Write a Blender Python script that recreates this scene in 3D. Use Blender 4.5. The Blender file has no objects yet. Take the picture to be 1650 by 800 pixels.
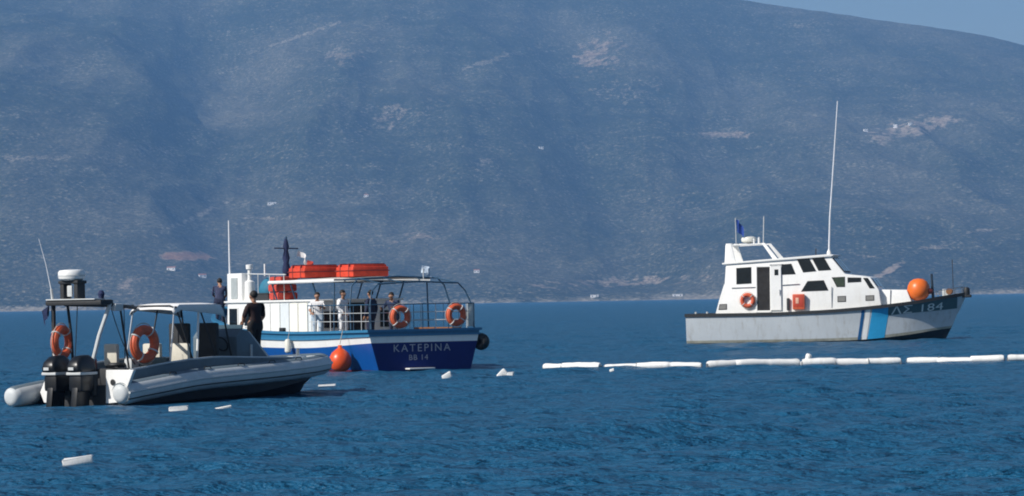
import bpy, bmesh, math, random
import numpy as np
from mathutils import Vector, Matrix, Euler

# ------------------------------------------------------------------ camera, sky, sun, exposure
scene = bpy.context.scene
COL = scene.collection
R = math.radians
CAM_H = 2.4
FPX = 5000.0                     # focal length in pixels of the 1650 px wide photograph
PITCH = math.atan(85.5 / FPX)    # horizon sits below the middle of the frame
ROLL = R(-1.02)                  # the camera was held slightly crooked
cam_data = bpy.data.cameras.new('camera')
cam_data.sensor_width = 36.0
cam_data.lens = FPX / 1650.0 * 36.0
cam_data.clip_start = 0.5
cam_data.clip_end = 60000.0
cam = bpy.data.objects.new('camera', cam_data)
COL.objects.link(cam)
CAM_M = Matrix.Translation((0, 0, CAM_H)) @ Matrix.Rotation(math.pi / 2 + PITCH, 4, 'X') @ Matrix.Rotation(ROLL, 4, 'Z')
cam.matrix_world = CAM_M
scene.camera = cam

SUN_EL = R(37)
SUN_H = Vector((-0.84, -0.54)).normalized()
TO_SUN = Vector((SUN_H.x * math.cos(SUN_EL), SUN_H.y * math.cos(SUN_EL), math.sin(SUN_EL)))
world = bpy.data.worlds.new('World')
scene.world = world
world.use_nodes = True
wn = world.node_tree
wn.nodes.clear()
sky = wn.nodes.new('ShaderNodeTexSky')
sky.sky_type = 'NISHITA'
sky.sun_disc = False
sky.sun_elevation = SUN_EL
sky.sun_rotation = math.atan2(SUN_H.x, SUN_H.y)
sky.altitude = 0
sky.air_density = 1.0
sky.dust_density = 1.0
sky.ozone_density = 2.5
bg = wn.nodes.new('ShaderNodeBackground')
bg.inputs['Strength'].default_value = 0.064
wo = wn.nodes.new('ShaderNodeOutputWorld')
wn.links.new(sky.outputs[0], bg.inputs[0])
wn.links.new(bg.outputs[0], wo.inputs[0])

sd = bpy.data.lights.new('sun', 'SUN')
sd.energy = 5.0
sd.angle = R(0.53)
sd.color = (1.0, 0.95, 0.88)
sun = bpy.data.objects.new('sun', sd)
COL.objects.link(sun)
sun.rotation_euler = TO_SUN.to_track_quat('Z', 'Y').to_euler()
sun.location = (-60, -40, 70)

scene.view_settings.view_transform = 'Standard'
scene.view_settings.look = 'None'
scene.view_settings.gamma = 1.0
scene.view_settings.exposure = 0.12
scene.view_settings.use_curve_mapping = False
scene.cycles.use_denoising = True
scene.cycles.volume_bounces = 1
scene.cycles.max_bounces = 6
scene.cycles.filter_width = 1.9
scene.render.film_transparent = False

rng = np.random.default_rng(7)
random.seed(7)

# ------------------------------------------------------------------ helpers: pixels <-> world (used to find where things stand)
CAM_R = np.array(CAM_M.to_3x3())
def ray(px, py):
    d = CAM_R @ np.array([(px - 825.0) / FPX, (400.0 - py) / FPX, -1.0])
    return d / np.linalg.norm(d)
def sea_point(px, py):
    d = ray(px, py)
    t = -CAM_H / d[2]
    return Vector((d[0] * t, d[1] * t, 0.0))

# ------------------------------------------------------------------ helpers: materials
MATS = {}
def nodes_of(m):
    m.use_nodes = True
    nt = m.node_tree
    return nt, nt.nodes, nt.links, nt.nodes['Principled BSDF']
def mat(name, color, rough=0.5, metal=0.0, vary=0.12, scale=6.0, bump=0.0, bscale=60.0, streak=0.0, streak_col=(0.18, 0.13, 0.08), coat=0.0, spec=0.5):
    """plain paint / fabric / rubber with uneven colour, optional run-down streaks and fine relief"""
    if name in MATS:
        return MATS[name]
    m = bpy.data.materials.new(name)
    nt, N, L, b = nodes_of(m)
    b.inputs['Roughness'].default_value = rough
    b.inputs['Metallic'].default_value = metal
    b.inputs['Specular IOR Level'].default_value = spec
    b.inputs['Coat Weight'].default_value = coat
    tc = N.new('ShaderNodeTexCoord')
    no = N.new('ShaderNodeTexNoise')
    no.inputs['Scale'].default_value = scale
    no.inputs['Detail'].default_value = 6
    no.inputs['Roughness'].default_value = 0.65
    L.new(tc.outputs['Object'], no.inputs['Vector'])
    mr = N.new('ShaderNodeMapRange')
    mr.inputs['From Min'].default_value = 0.25
    mr.inputs['From Max'].default_value = 0.75
    mr.inputs['To Min'].default_value = 1.0 - vary
    mr.inputs['To Max'].default_value = 1.0 + vary
    L.new(no.outputs['Fac'], mr.inputs['Value'])
    vm = N.new('ShaderNodeVectorMath')
    vm.operation = 'SCALE'
    vm.inputs[0].default_value = color[:3]
    L.new(mr.outputs[0], vm.inputs['Scale'])
    out = vm.outputs[0]
    if streak > 0:
        mp = N.new('ShaderNodeMapping')
        mp.inputs['Scale'].default_value = (2.6, 2.6, 0.55)
        L.new(tc.outputs['Object'], mp.inputs['Vector'])
        n2 = N.new('ShaderNodeTexNoise')
        n2.inputs['Scale'].default_value = 1.6
        n2.inputs['Detail'].default_value = 8
        n2.inputs['Roughness'].default_value = 0.7
        L.new(mp.outputs[0], n2.inputs['Vector'])
        cr = N.new('ShaderNodeValToRGB')
        cr.color_ramp.elements[0].position = 0.52
        cr.color_ramp.elements[0].color = (0, 0, 0, 1)
        cr.color_ramp.elements[1].position = 0.78
        cr.color_ramp.elements[1].color = (streak, streak, streak, 1)
        L.new(n2.outputs['Fac'], cr.inputs[0])
        mx = N.new('ShaderNodeMix')
        mx.data_type = 'RGBA'
        L.new(cr.outputs[0], mx.inputs['Factor'])
        L.new(out, mx.inputs['A'])
        mx.inputs['B'].default_value = (*streak_col, 1)
        out = mx.outputs['Result']
    L.new(out, b.inputs['Base Color'])
    if bump > 0:
        n3 = N.new('ShaderNodeTexNoise')
        n3.inputs['Scale'].default_value = bscale
        n3.inputs['Detail'].default_value = 4
        L.new(tc.outputs['Object'], n3.inputs['Vector'])
        bp = N.new('ShaderNodeBump')
        bp.inputs['Strength'].default_value = bump
        bp.inputs['Distance'].default_value = 0.01
        L.new(n3.outputs['Fac'], bp.inputs['Height'])
        L.new(bp.outputs[0], b.inputs['Normal'])
    MATS[name] = m
    return m

# ------------------------------------------------------------------ helpers: objects
def tag(o, label=None, cat=None, group=None, kind=None):
    if label: o['label'] = label
    if cat: o['category'] = cat
    if group: o['group'] = group
    if kind: o['kind'] = kind
    return o
def empty(name, loc=(0, 0, 0), rz=0.0):
    o = bpy.data.objects.new(name, None)
    o.empty_display_size = 0.3
    o.location = loc
    o.rotation_euler = (0, 0, rz)
    COL.objects.link(o)
    return o
def mesh_obj(name, verts, faces, mats, parent=None, midx=None, smooth=35.0):
    me = bpy.data.meshes.new(name)
    me.from_pydata([tuple(map(float, v)) for v in verts], [], [tuple(map(int, f)) for f in faces])
    if not isinstance(mats, (list, tuple)): mats = [mats]
    for m in mats: me.materials.append(m)
    if midx is not None:
        me.polygons.foreach_set('material_index', np.asarray(midx, dtype=np.int32))
    if smooth:
        me.polygons.foreach_set('use_smooth', np.ones(len(me.polygons), dtype=bool))
        me.update()
        me.set_sharp_from_angle(angle=R(smooth))
    me.update()
    o = bpy.data.objects.new(name, me)
    COL.objects.link(o)
    if parent is not None: o.parent = parent
    return o

class MB:
    """collects shapes for ONE part, then links them as one mesh"""
    def __init__(s):
        s.bm = bmesh.new(); s.mi = 0
    def _mark(s, faces):
        for f in faces: f.material_index = s.mi
    def box(s, c, d, rot=None, bevel=0.0):
        r = bmesh.ops.create_cube(s.bm, size=1.0)
        vs = r['verts']
        M = Matrix.Translation(c) @ (rot.to_4x4() if rot is not None else Matrix.Identity(4)) @ Matrix.Diagonal((d[0], d[1], d[2], 1))
        bmesh.ops.transform(s.bm, matrix=M, verts=vs)
        fs = set(f for v in vs for f in v.link_faces)
        if bevel > 0:
            es = set(e for v in vs for e in v.link_edges)
            rb = bmesh.ops.bevel(s.bm, geom=list(es), offset=bevel, segments=2, affect='EDGES', profile=0.6)
            fs = set(rb['faces']) | set(f for f in fs if f.is_valid)
            for v in rb['verts']:
                fs |= set(v.link_faces)
        s._mark(fs)
        return s
    def tube(s, pts, r, n=8, caps=True, closed=False):
        pts = [Vector(p) for p in pts]
        k = len(pts)
        rs = r if isinstance(r, (list, tuple)) else [r] * k
        rings = []
        up = Vector((0, 0, 1))
        prev = None
        for i, p in enumerate(pts):
            if closed: t = pts[(i + 1) % k] - pts[i - 1]
            else: t = pts[min(i + 1, k - 1)] - pts[max(i - 1, 0)]
            t = t.normalized() if t.length > 1e-9 else Vector((0, 0, 1))
            if prev is None:
                a = up if abs(t.dot(up)) < 0.9 else Vector((1, 0, 0))
                u = t.cross(a).normalized()
            else:
                u = (prev - t * prev.dot(t))
                u = u.normalized() if u.length > 1e-6 else t.orthogonal().normalized()
            prev = u
            v = t.cross(u)
            rings.append([s.bm.verts.new(p + (u * math.cos(2 * math.pi * j / n) + v * math.sin(2 * math.pi * j / n)) * rs[i]) for j in range(n)])
        fs = []
        for i in range(k if closed else k - 1):
            A = rings[i]; B = rings[(i + 1) % k]
            for j in range(n):
                fs.append(s.bm.faces.new((A[j], A[(j + 1) % n], B[(j + 1) % n], B[j])))
        if caps and not closed:
            fs.append(s.bm.faces.new(list(reversed(rings[0]))))
            fs.append(s.bm.faces.new(rings[-1]))
        s._mark(fs)
        return s
    def lathe(s, prof, c=(0, 0, 0), n=20, rot=None):
        M = Matrix.Translation(c) @ (rot.to_4x4() if rot is not None else Matrix.Identity(4))
        rings = []
        for (r, z) in prof:
            if r < 1e-5: rings.append([s.bm.verts.new(M @ Vector((0, 0, z)))])
            else: rings.append([s.bm.verts.new(M @ Vector((r * math.cos(2 * math.pi * j / n), r * math.sin(2 * math.pi * j / n), z))) for j in range(n)])
        fs = []
        for A, B in zip(rings, rings[1:]):
            for j in range(n):
                j2 = (j + 1) % n
                if len(A) == 1 and len(B) == 1: continue
                if len(A) == 1: fs.append(s.bm.faces.new((A[0], B[j2], B[j])))
                elif len(B) == 1: fs.append(s.bm.faces.new((A[j], A[j2], B[0])))
                else: fs.append(s.bm.faces.new((A[j], A[j2], B[j2], B[j])))
        s._mark(fs)
        return s
    def torus(s, c, Rr, r, rot=None, n=28, m=10, squash=1.0):
        M = Matrix.Translation(c) @ (rot.to_4x4() if rot is not None else Matrix.Identity(4))
        g = []
        for i in range(n):
            a = 2 * math.pi * i / n
            g.append([s.bm.verts.new(M @ Vector(((Rr + r * math.cos(b)) * math.cos(a), (Rr + r * math.cos(b)) * math.sin(a), r * squash * math.sin(b))))
                      for b in [2 * math.pi * j / m for j in range(m)]])
        fs = []
        for i in range(n):
            for j in range(m):
                fs.append(s.bm.faces.new((g[i][j], g[(i + 1) % n][j], g[(i + 1) % n][(j + 1) % m], g[i][(j + 1) % m])))
        s._mark(fs)
        return s
    def prism(s, poly, fn0, fn1):
        """poly: list of 2-D points; fn0 / fn1 map each to its 3-D place on the two end faces"""
        A = [s.bm.verts.new(fn0(*p)) for p in poly]
        B = [s.bm.verts.new(fn1(*p)) for p in poly]
        n = len(poly)
        fs = [s.bm.faces.new(list(reversed(A))), s.bm.faces.new(B)]
        for i in range(n):
            fs.append(s.bm.faces.new((A[i], A[(i + 1) % n], B[(i + 1) % n], B[i])))
        s._mark(fs)
        return s
    def grid(s, P):
        """P: 2-D list of points -> quads"""
        V = [[s.bm.verts.new(p) for p in row] for row in P]
        fs = []
        for i in range(len(V) - 1):
            for j in range(len(V[0]) - 1):
                fs.append(s.bm.faces.new((V[i][j], V[i][j + 1], V[i + 1][j + 1], V[i + 1][j])))
        s._mark(fs)
        return s
    def build(s, name, mats, parent=None, smooth=35.0, loc=None, bevel=0.0):
        bmesh.ops.recalc_face_normals(s.bm, faces=s.bm.faces)
        if bevel > 0:
            es = [e for e in s.bm.edges if len(e.link_faces) == 2 and e.calc_face_angle(0) > R(35)]
            bmesh.ops.bevel(s.bm, geom=es, offset=bevel, segments=2, affect='EDGES', profile=0.6)
        me = bpy.data.meshes.new(name)
        s.bm.to_mesh(me); s.bm.free()
        if not isinstance(mats, (list, tuple)): mats = [mats]
        for m in mats: me.materials.append(m)
        if smooth:
            me.polygons.foreach_set('use_smooth', np.ones(len(me.polygons), dtype=bool))
            me.set_sharp_from_angle(angle=R(smooth))
        me.update()
        o = bpy.data.objects.new(name, me)
        COL.objects.link(o)
        if parent is not None: o.parent = parent
        if loc is not None: o.location = loc
        return o

def smooth_curve(xs, ys):
    """monotone cubic through control points"""
    xs = np.asarray(xs, float); ys = np.asarray(ys, float)
    d = np.diff(ys) / np.diff(xs)
    m = np.zeros_like(ys)
    m[0] = d[0]; m[-1] = d[-1]
    for i in range(1, len(ys) - 1):
        m[i] = 0 if d[i - 1] * d[i] <= 0 else 2 * d[i - 1] * d[i] / (d[i - 1] + d[i])
    def f(x):
        x = np.clip(x, xs[0], xs[-1])
        i = np.clip(np.searchsorted(xs, x, side='right') - 1, 0, len(xs) - 2)
        h = xs[i + 1] - xs[i]; t = (x - xs[i]) / h
        return ((2 * t**3 - 3 * t**2 + 1) * ys[i] + (t**3 - 2 * t**2 + t) * h * m[i] + (-2 * t**3 + 3 * t**2) * ys[i + 1] + (t**3 - t**2) * h * m[i + 1])
    return f

# ------------------------------------------------------------------ helpers: noise for the terrain and the sea
def vnoise(x, y, seed=0):
    xi = np.floor(x).astype(np.int64); yi = np.floor(y).astype(np.int64)
    xf = x - xi; yf = y - yi
    def h(a, b):
        n = (a * 374761393 + b * 668265263 + seed * 1442695041) & 0xFFFFFFFF
        n = ((n ^ (n >> 13)) * 1274126177) & 0xFFFFFFFF
        n = (n ^ (n >> 16)) & 0xFFFFFFFF
        return n / 4294967295.0
    u = xf**3 * (xf * (xf * 6 - 15) + 10); v = yf**3 * (yf * (yf * 6 - 15) + 10)
    return (h(xi, yi) * (1 - u) + h(xi + 1, yi) * u) * (1 - v) + (h(xi, yi + 1) * (1 - u) + h(xi + 1, yi + 1) * u) * v
def fbm(x, y, oct=5, seed=0, gain=0.5):
    a = 1.0; s = 0.0; t = 0.0
    for o in range(oct):
        s = s + a * vnoise(x * 2**o + 17.3 * o, y * 2**o - 9.1 * o, seed + o); t += a; a *= gain
    return s / t
def ridged(x, y, oct=4, seed=0):
    a = 1.0; s = 0.0; t = 0.0
    for o in range(oct):
        s = s + a * (1 - np.abs(2 * vnoise(x * 2**o + 5.7 * o, y * 2**o + 3.3 * o, seed + o) - 1)); t += a; a *= 0.5
    return s / t

# ------------------------------------------------------------------ mountain across the bay
RIDGE = smooth_curve([-6000, -3500, -1800, -600, 0, 584, 830, 1060, 1240, 1330, 1800, 2600, 4200, 6000],
                     [500, 760, 930, 960, 880, 772, 733, 696, 664, 640, 540, 380, 200, 120])
SHORE_Y, RIDGE_Y = 4650.0, 8000.0
def terrain_h(X, Y):
    X = np.asarray(X, float); Y = np.asarray(Y, float)
    ys = SHORE_Y + 260 * (fbm(X / 900.0, X * 0 + 3.1, 3, 11) - 0.5)
    s = (Y - ys) / (RIDGE_Y - ys)
    sp = np.clip(s, 0, 1)
    p = 0.36 * sp + 0.64 * sp**1.55
    back = np.clip(s - 1, 0, 1)
    h = RIDGE(X) * (p - 0.55 * back**1.2)
    w = np.sin(math.pi * np.clip(s, 0, 1))**0.8
    wr = np.clip(1 - np.abs(s - 1) / 0.25, 0, 1)
    warp = 260 * (fbm(X / 700.0, Y / 900.0, 3, 31) - 0.5)
    spur = ridged((X + warp) / 620.0, Y / 2300.0 + 0.0004 * X, 4, 5) - 0.55
    h = h + w * (115 * spur + 45 * (ridged((X - warp) / 240.0, Y / 520.0, 3, 15) - 0.55))
    # the big spur on the left, its flank turned from the sun, and two gullies
    cx = -1420 + 0.27 * (7400 - Y)
    h = h + w * 150 * np.exp(-((X - cx) / 330.0)**2)
    gx = -720 + 0.10 * (7600 - Y) + 0.4 * warp
    h = h - w * 75 * np.exp(-((X - gx) / 120.0)**2)
    gx2 = 120 + 0.02 * (7600 - Y) + 0.5 * warp
    h = h - w * 70 * np.exp(-((X - gx2) / 110.0)**2)
    gx3 = 560 - 0.12 * (7600 - Y) + 0.5 * warp
    h = h - w * 45 * np.exp(-((X - gx3) / 120.0)**2)
    h = h + np.clip(s * 8, 0, 1) * (14 * (fbm(X / 120.0, Y / 160.0, 4, 21) - 0.5) + 5 * (fbm(X / 30.0, Y / 40.0, 3, 22) - 0.5)) * (1 - 0.55 * wr)
    h = np.where(s < 0, s * 160.0, np.maximum(h, 1.5 + 11.0 * fbm(X / 45.0, Y / 60.0, 3, 61)**2) * np.clip(s * 90, 0, 1))
    return h
def terrain_point(px, py):
    d = ray(px, py)
    t = np.arange(4300.0, 9000.0, 6.0)
    X = d[0] * t; Y = d[1] * t; Z = CAM_H + d[2] * t
    hit = np.nonzero((terrain_h(X, Y) > Z) & (Y > SHORE_Y - 200))[0]
    i = hit[0] if len(hit) else len(t) - 1
    return np.array([X[i], Y[i], float(terrain_h(X[i], Y[i]))])

gx = np.concatenate([np.arange(-5200, -1500, 40.0), np.arange(-1500, 1500, 6.5), np.arange(1500, 5200, 40.0)])
gy = np.concatenate([np.arange(4350, 4900, 5.0), np.arange(4900, 8300, 9.0), np.arange(8300, 9700, 60.0)])
GX, GY = np.meshgrid(gx, gy)
GZ = terrain_h(GX, GY)
# bare ground: fields, tracks and scree, each where it lies on the slope
bare = np.zeros_like(GX); red = np.zeros_like(GX)
edge = fbm(GX / 14.0, GY / 22.0, 3, 41)
_c = np.stack([GX, GY, GZ - CAM_H], -1) @ CAM_R
GU = 825.0 - FPX * _c[..., 0] / _c[..., 2]; GV = 400.0 + FPX * _c[..., 1] / _c[..., 2]   # where each spot of hillside shows in the photograph
def patch(px, py, w, h, slope=0.0, amt=1.0, redness=0.0, soft=0.5, brk=0.8):
    global bare, red
    d = np.sqrt(((GU - px) / (w / 2))**2 + ((GV - py + slope * (GU - px)) / (h / 2))**2)
    k = np.clip((1.0 + brk * (edge - 0.5) * 2 - d) / soft, 0, 1) * amt
    bare = np.maximum(bare, k); red = np.maximum(red, k * redness)
for a in [(300, 413, 100, 17, 0, 1, 1.0, 0.25, 0.35), (1165, 217, 125, 15, 0.0, 0.66, 0.5, 0.6, 0.8), (1432, 436, 50, 14, 0.45, 1.0, 0.35),
          (1465, 208, 150, 40, 0.2, 0.7, 0.4, 0.7, 1.2), (310, 352, 110, 8, 0.45, 0.85, 0.1), (430, 352, 110, 6, 0.0, 0.6, 0.1), (480, 60, 170, 9, 0.36, 0.5, 0.2, 0.7, 1.2),
          (960, 92, 90, 60, 0.3, 0.6, 0.7, 0.8, 1.4), (560, 90, 80, 40, 0.2, 0.45, 0.7, 0.8, 1.4), (800, 95, 160, 12, 0.3, 0.45, 0.2, 0.7, 1.2), (1000, 455, 300, 16, 0.05, 0.6, 0.5, 0.7, 1.4),
          (670, 385, 90, 22, 0.2, 0.5, 0.7, 0.8, 1.4), (200, 460, 60, 30, 0.3, 0.55, 0.5, 0.8, 1.4), (620, 190, 120, 40, 0.1, 0.45, 0.5, 0.9, 1.5), (60, 255, 160, 14, 0, 0.45, 0.2, 0.8, 1.4),
          (250, 240, 130, 26, 0, 0.45, 0.2, 0.8, 1.4), (1290, 40, 60, 20, 0.1, 0.4, 0.2, 0.8, 1.4), (1010, 150, 150, 60, 0.1, 0.35, 0.4, 0.9, 1.5), (1100, 330, 160, 60, 0, 0.3, 0.3, 1, 1.6),
          (1580, 372, 60, 7, 0.1, 0.6, 0.2), (1500, 400, 80, 8, 0.05, 0.5, 0.4), (1390, 412, 60, 5, -0.1, 0.5, 0.4), (780, 265, 60, 20, 0.2, 0.4, 0.2, 0.8, 1.4), (40, 290, 60, 12, 0, 0.4, 0.5, 0.8, 1.4)]:
    patch(*a)
shore = np.clip(1.0 - GZ / 13.0, 0, 1) * np.clip(0.55 + 1.4 * (fbm(GX / 60.0, GY * 0 + 0.5, 3, 51) - 0.35), 0, 1)
bare = np.maximum(bare, shore)
ny, nx = GX.shape
idx = np.arange(nx * ny).reshape(ny, nx)
me = bpy.data.meshes.new('mountain')
me.vertices.add(nx * ny)
me.vertices.foreach_set('co', np.stack([GX, GY, GZ], -1).astype(np.float32).ravel())
q = np.stack([idx[:-1, :-1], idx[:-1, 1:], idx[1:, 1:], idx[1:, :-1]], -1).reshape(-1, 4)
def quads_to_mesh(me, q):
    me.loops.add(q.size); me.loops.foreach_set('vertex_index', q.astype(np.int32).ravel())
    me.polygons.add(len(q))
    me.polygons.foreach_set('loop_start', np.arange(0, q.size, 4, dtype=np.int32))
    me.polygons.foreach_set('use_smooth', np.ones(len(q), dtype=bool))
    me.update(calc_edges=True)
quads_to_mesh(me, q)
ca = me.attributes.new('bare', 'FLOAT', 'POINT'); ca.data.foreach_set('value', bare.astype(np.float32).ravel())
cb = me.attributes.new('red', 'FLOAT', 'POINT'); cb.data.foreach_set('value', red.astype(np.float32).ravel())
mm = bpy.data.materials.new('scrub_hillside')
nt, N, L, b = nodes_of(mm)
b.inputs['Roughness'].default_value = 0.95
b.inputs['Specular IOR Level'].default_value = 0.1
tc = N.new('ShaderNodeTexCoord')
def tnoise(scale, detail, rough, vec=None):
    n = N.new('ShaderNodeTexNoise'); n.inputs['Scale'].default_value = scale; n.inputs['Detail'].default_value = detail; n.inputs['Roughness'].default_value = rough
    L.new(vec if vec else tc.outputs['Object'], n.inputs['Vector']); return n
def ramp(src, stops):
    r = N.new('ShaderNodeValToRGB'); e = r.color_ramp.elements
    while len(e) < len(stops): e.new(0.5)
    for k, (p, c) in enumerate(stops): e[k].position = p; e[k].color = (*c, 1)
    L.new(src, r.inputs[0]); return r.outputs[0]
def mixc(f, a, b_):
    m = N.new('ShaderNodeMix'); m.data_type = 'RGBA'
    for s_, v in (('Factor', f), ('A', a), ('B', b_)):
        if isinstance(v, (int, float)): m.inputs[s_].default_value = v
        elif isinstance(v, tuple): m.inputs[s_].default_value = (*v, 1)
        else: L.new(v, m.inputs[s_])
    return m.outputs['Result']
mp_ = N.new('ShaderNodeMapping'); mp_.inputs['Scale'].default_value = (1, 0.55, 1.6); L.new(tc.outputs['Object'], mp_.inputs['Vector'])
big = tnoise(0.0022, 5, 0.6, mp_.outputs[0]); mp2_ = N.new('ShaderNodeMapping'); mp2_.inputs['Scale'].default_value = (0.45, 0.5, 2.6); L.new(tc.outputs['Object'], mp2_.inputs['Vector']); mid = tnoise(0.016, 6, 0.7, mp2_.outputs[0]); fine = tnoise(0.14, 4, 0.75, mp_.outputs[0])
scrub = ramp(fine.outputs['Fac'], [(0.38, (0.018, 0.026, 0.016)), (0.5, (0.045, 0.058, 0.032)), (0.58, (0.11, 0.105, 0.07)), (0.68, (0.36, 0.33, 0.26))])
dark = ramp(fine.outputs['Fac'], [(0.36, (0.014, 0.022, 0.012)), (0.55, (0.032, 0.042, 0.024)), (0.72, (0.10, 0.095, 0.065))])
cover = ramp(mid.outputs['Fac'], [(0.36, (0, 0, 0)), (0.62, (1, 1, 1))])
c1 = mixc(cover, dark, scrub)
rock = ramp(fine.outputs['Fac'], [(0.3, (0.12, 0.11, 0.08)), (0.55, (0.42, 0.37, 0.29)), (0.8, (0.62, 0.57, 0.48))])
bigr = ramp(big.outputs['Fac'], [(0.45, (0, 0, 0)), (0.75, (0.3, 0.3, 0.3))])
c2 = mixc(bigr, c1, rock)
at = N.new('ShaderNodeAttribute'); at.attribute_name = 'bare'
at2 = N.new('ShaderNodeAttribute'); at2.attribute_name = 'red'
soil = mixc(at2.outputs['Fac'], rock, ramp(fine.outputs['Fac'], [(0.3, (0.30, 0.15, 0.09)), (0.7, (0.55, 0.32, 0.21))]))
vo = N.new('ShaderNodeTexVoronoi'); vo.inputs['Scale'].default_value = 0.085; L.new(mp_.outputs[0], vo.inputs['Vector'])
dots = ramp(vo.outputs['Distance'], [(0.16, (1, 1, 1)), (0.34, (0, 0, 0))])
pick = ramp(vo.outputs['Color'], [(0.55, (0, 0, 0)), (0.66, (1, 1, 1))])
dm = N.new('ShaderNodeMath'); dm.operation = 'MULTIPLY'; L.new(dots, dm.inputs[0]); L.new(pick, dm.inputs[1])
dm2 = N.new('ShaderNodeMath'); dm2.operation = 'MULTIPLY'; L.new(dm.outputs[0], dm2.inputs[0]); L.new(ramp(mid.outputs['Fac'], [(0.40, (0.12, 0.12, 0.12)), (0.62, (0.9, 0.9, 0.9))]), dm2.inputs[1])
c2 = mixc(dm2.outputs[0], c2, (0.31, 0.29, 0.24))
bf = N.new('ShaderNodeMath'); bf.operation = 'MULTIPLY_ADD'; L.new(at.outputs['Fac'], bf.inputs[0]); bf.inputs[1].default_value = 1.5; bf.inputs[2].default_value = -0.95
bf2 = N.new('ShaderNodeMath'); bf2.operation = 'MULTIPLY_ADD'; L.new(fine.outputs['Fac'], bf2.inputs[0]); bf2.inputs[1].default_value = 1.7; L.new(bf.outputs[0], bf2.inputs[2])
bfr = ramp(bf2.outputs[0], [(0.30, (0, 0, 0)), (0.95, (0.85, 0.85, 0.85))])
c3 = mixc(bfr, c2, soil)
sc_ = N.new('ShaderNodeVectorMath'); sc_.operation = 'SCALE'; sc_.inputs['Scale'].default_value = 0.80; L.new(c3, sc_.inputs[0]); L.new(sc_.outputs[0], b.inputs['Base Color'])
bp = N.new('ShaderNodeBump'); bp.inputs['Strength'].default_value = 0.8; bp.inputs['Distance'].default_value = 6.0
L.new(mid.outputs['Fac'], bp.inputs['Height'])
bp2 = N.new('ShaderNodeBump'); bp2.inputs['Strength'].default_value = 0.7; bp2.inputs['Distance'].default_value = 2.5
L.new(fine.outputs['Fac'], bp2.inputs['Height']); L.new(bp.outputs[0], bp2.inputs['Normal'])
L.new(bp2.outputs[0], b.inputs['Normal'])
me.materials.append(mm)
mountain = bpy.data.objects.new('mountain', me)
COL.objects.link(mountain)
tag(mountain, 'scrub covered mountainside rising from the far shore of the bay', 'mountain', kind='structure')

# ------------------------------------------------------------------ sea: one sheet, finest near the shore the camera stands on
ang = np.concatenate([[-1.3, -0.9, -0.6, -0.42, -0.33], np.linspace(-0.27, 0.27, 760), [0.33, 0.42, 0.6, 0.9, 1.3]])
rows = [3.0, 10.0, 18.0]
y = 24.0
while y < 900: rows.append(y); y *= 1.0043
rows += [950, 1100, 1400, 1900, 2600, 3400, 4300, 5200, 9600]
rows = np.array(rows)
SX = np.tan(ang)[None, :] * rows[:, None]; SY = np.repeat(rows[:, None], len(ang), 1)
SZ = np.zeros_like(SX)
gust = np.clip(0.30 + 1.9 * (fbm(SX / 22.0, SY / 50.0, 4, 77) - 0.22), 0.3, 1.6)
dx_ = np.maximum(0.0007 * rows[:, None], 0.0043 * rows[:, None])
for k in range(70):
    lam = 0.34 * (5.0 / 0.34)**(rng.random())
    th = R(-80) + rng.normal(0, 0.48)
    amp = 0.0105 * lam**0.80 * (0.6 + 0.8 * rng.random())
    if lam > 2.5: amp *= 0.6
    kx, ky = math.cos(th) * 2 * math.pi / lam, math.sin(th) * 2 * math.pi / lam
    ph = kx * SX + ky * SY + rng.random() * 6.283
    # drop waves shorter than the local mesh can carry along the line of sight
    ly = lam / max(abs(math.sin(th)), 0.15)
    keep = np.clip((ly / (0.0043 * rows[:, None]) - 2.0) / 2.0, 0, 1)
    SZ += amp * keep * (np.sin(ph) + 0.25 * np.sin(2 * ph + 1.57))
fade = np.clip((0.27 - np.abs(ang)) / 0.02, 0, 1)[None, :] * np.clip((rows - 22) / 8, 0, 1)[:, None] * np.clip((900 - rows) / 300, 0, 1)[:, None]
SZ *= gust * fade * 0.84
ny, nx = SX.shape
idx = np.arange(nx * ny).reshape(ny, nx)
me = bpy.data.meshes.new('sea')
me.vertices.add(nx * ny)
me.vertices.foreach_set('co', np.stack([SX, SY, SZ], -1).astype(np.float32).ravel())
quads_to_mesh(me, np.stack([idx[:-1, :-1], idx[:-1, 1:], idx[1:, 1:], idx[1:, :-1]], -1).reshape(-1, 4))
sm = bpy.data.materials.new('sea_water')
nt, N, L, b = nodes_of(sm)
b.inputs['Base Color'].default_value = (0.012, 0.100, 0.205, 1)
b.inputs['Roughness'].default_value = 0.31
b.inputs['IOR'].default_value = 1.333
b.inputs['Specular IOR Level'].default_value = 0.32
tc = N.new('ShaderNodeTexCoord')
def wn_(scale, rot, stretch, detail=4):
    mpn = N.new('ShaderNodeMapping'); mpn.inputs['Rotation'].default_value = (0, 0, rot); mpn.inputs['Scale'].default_value = (1, stretch, 1)
    L.new(tc.outputs['Object'], mpn.inputs['Vector'])
    n = N.new('ShaderNodeTexNoise'); n.inputs['Scale'].default_value = scale; n.inputs['Detail'].default_value = detail; n.inputs['Roughness'].default_value = 0.6
    L.new(mpn.outputs[0], n.inputs['Vector']); return n.outputs['Fac']
prev = None
for (sc, rot, st, dist, stg) in ((0.8, 0.15, 2.2, 0.65, 1.0), (2.8, 0.08, 2.0, 0.17, 1.0), (8.0, -0.1, 1.8, 0.04, 1.0)):
    bpn = N.new('ShaderNodeBump'); bpn.inputs['Strength'].default_value = stg; bpn.inputs['Distance'].default_value = dist
    L.new(wn_(sc, rot, st), bpn.inputs['Height'])
    if prev: L.new(prev, bpn.inputs['Normal'])
    prev = bpn.outputs[0]
L.new(prev, b.inputs['Normal'])
me.materials.append(sm)
sea = bpy.data.objects.new('sea', me)
COL.objects.link(sea)
tag(sea, 'rippled deep blue sea of the bay', 'sea', kind='structure')

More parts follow.
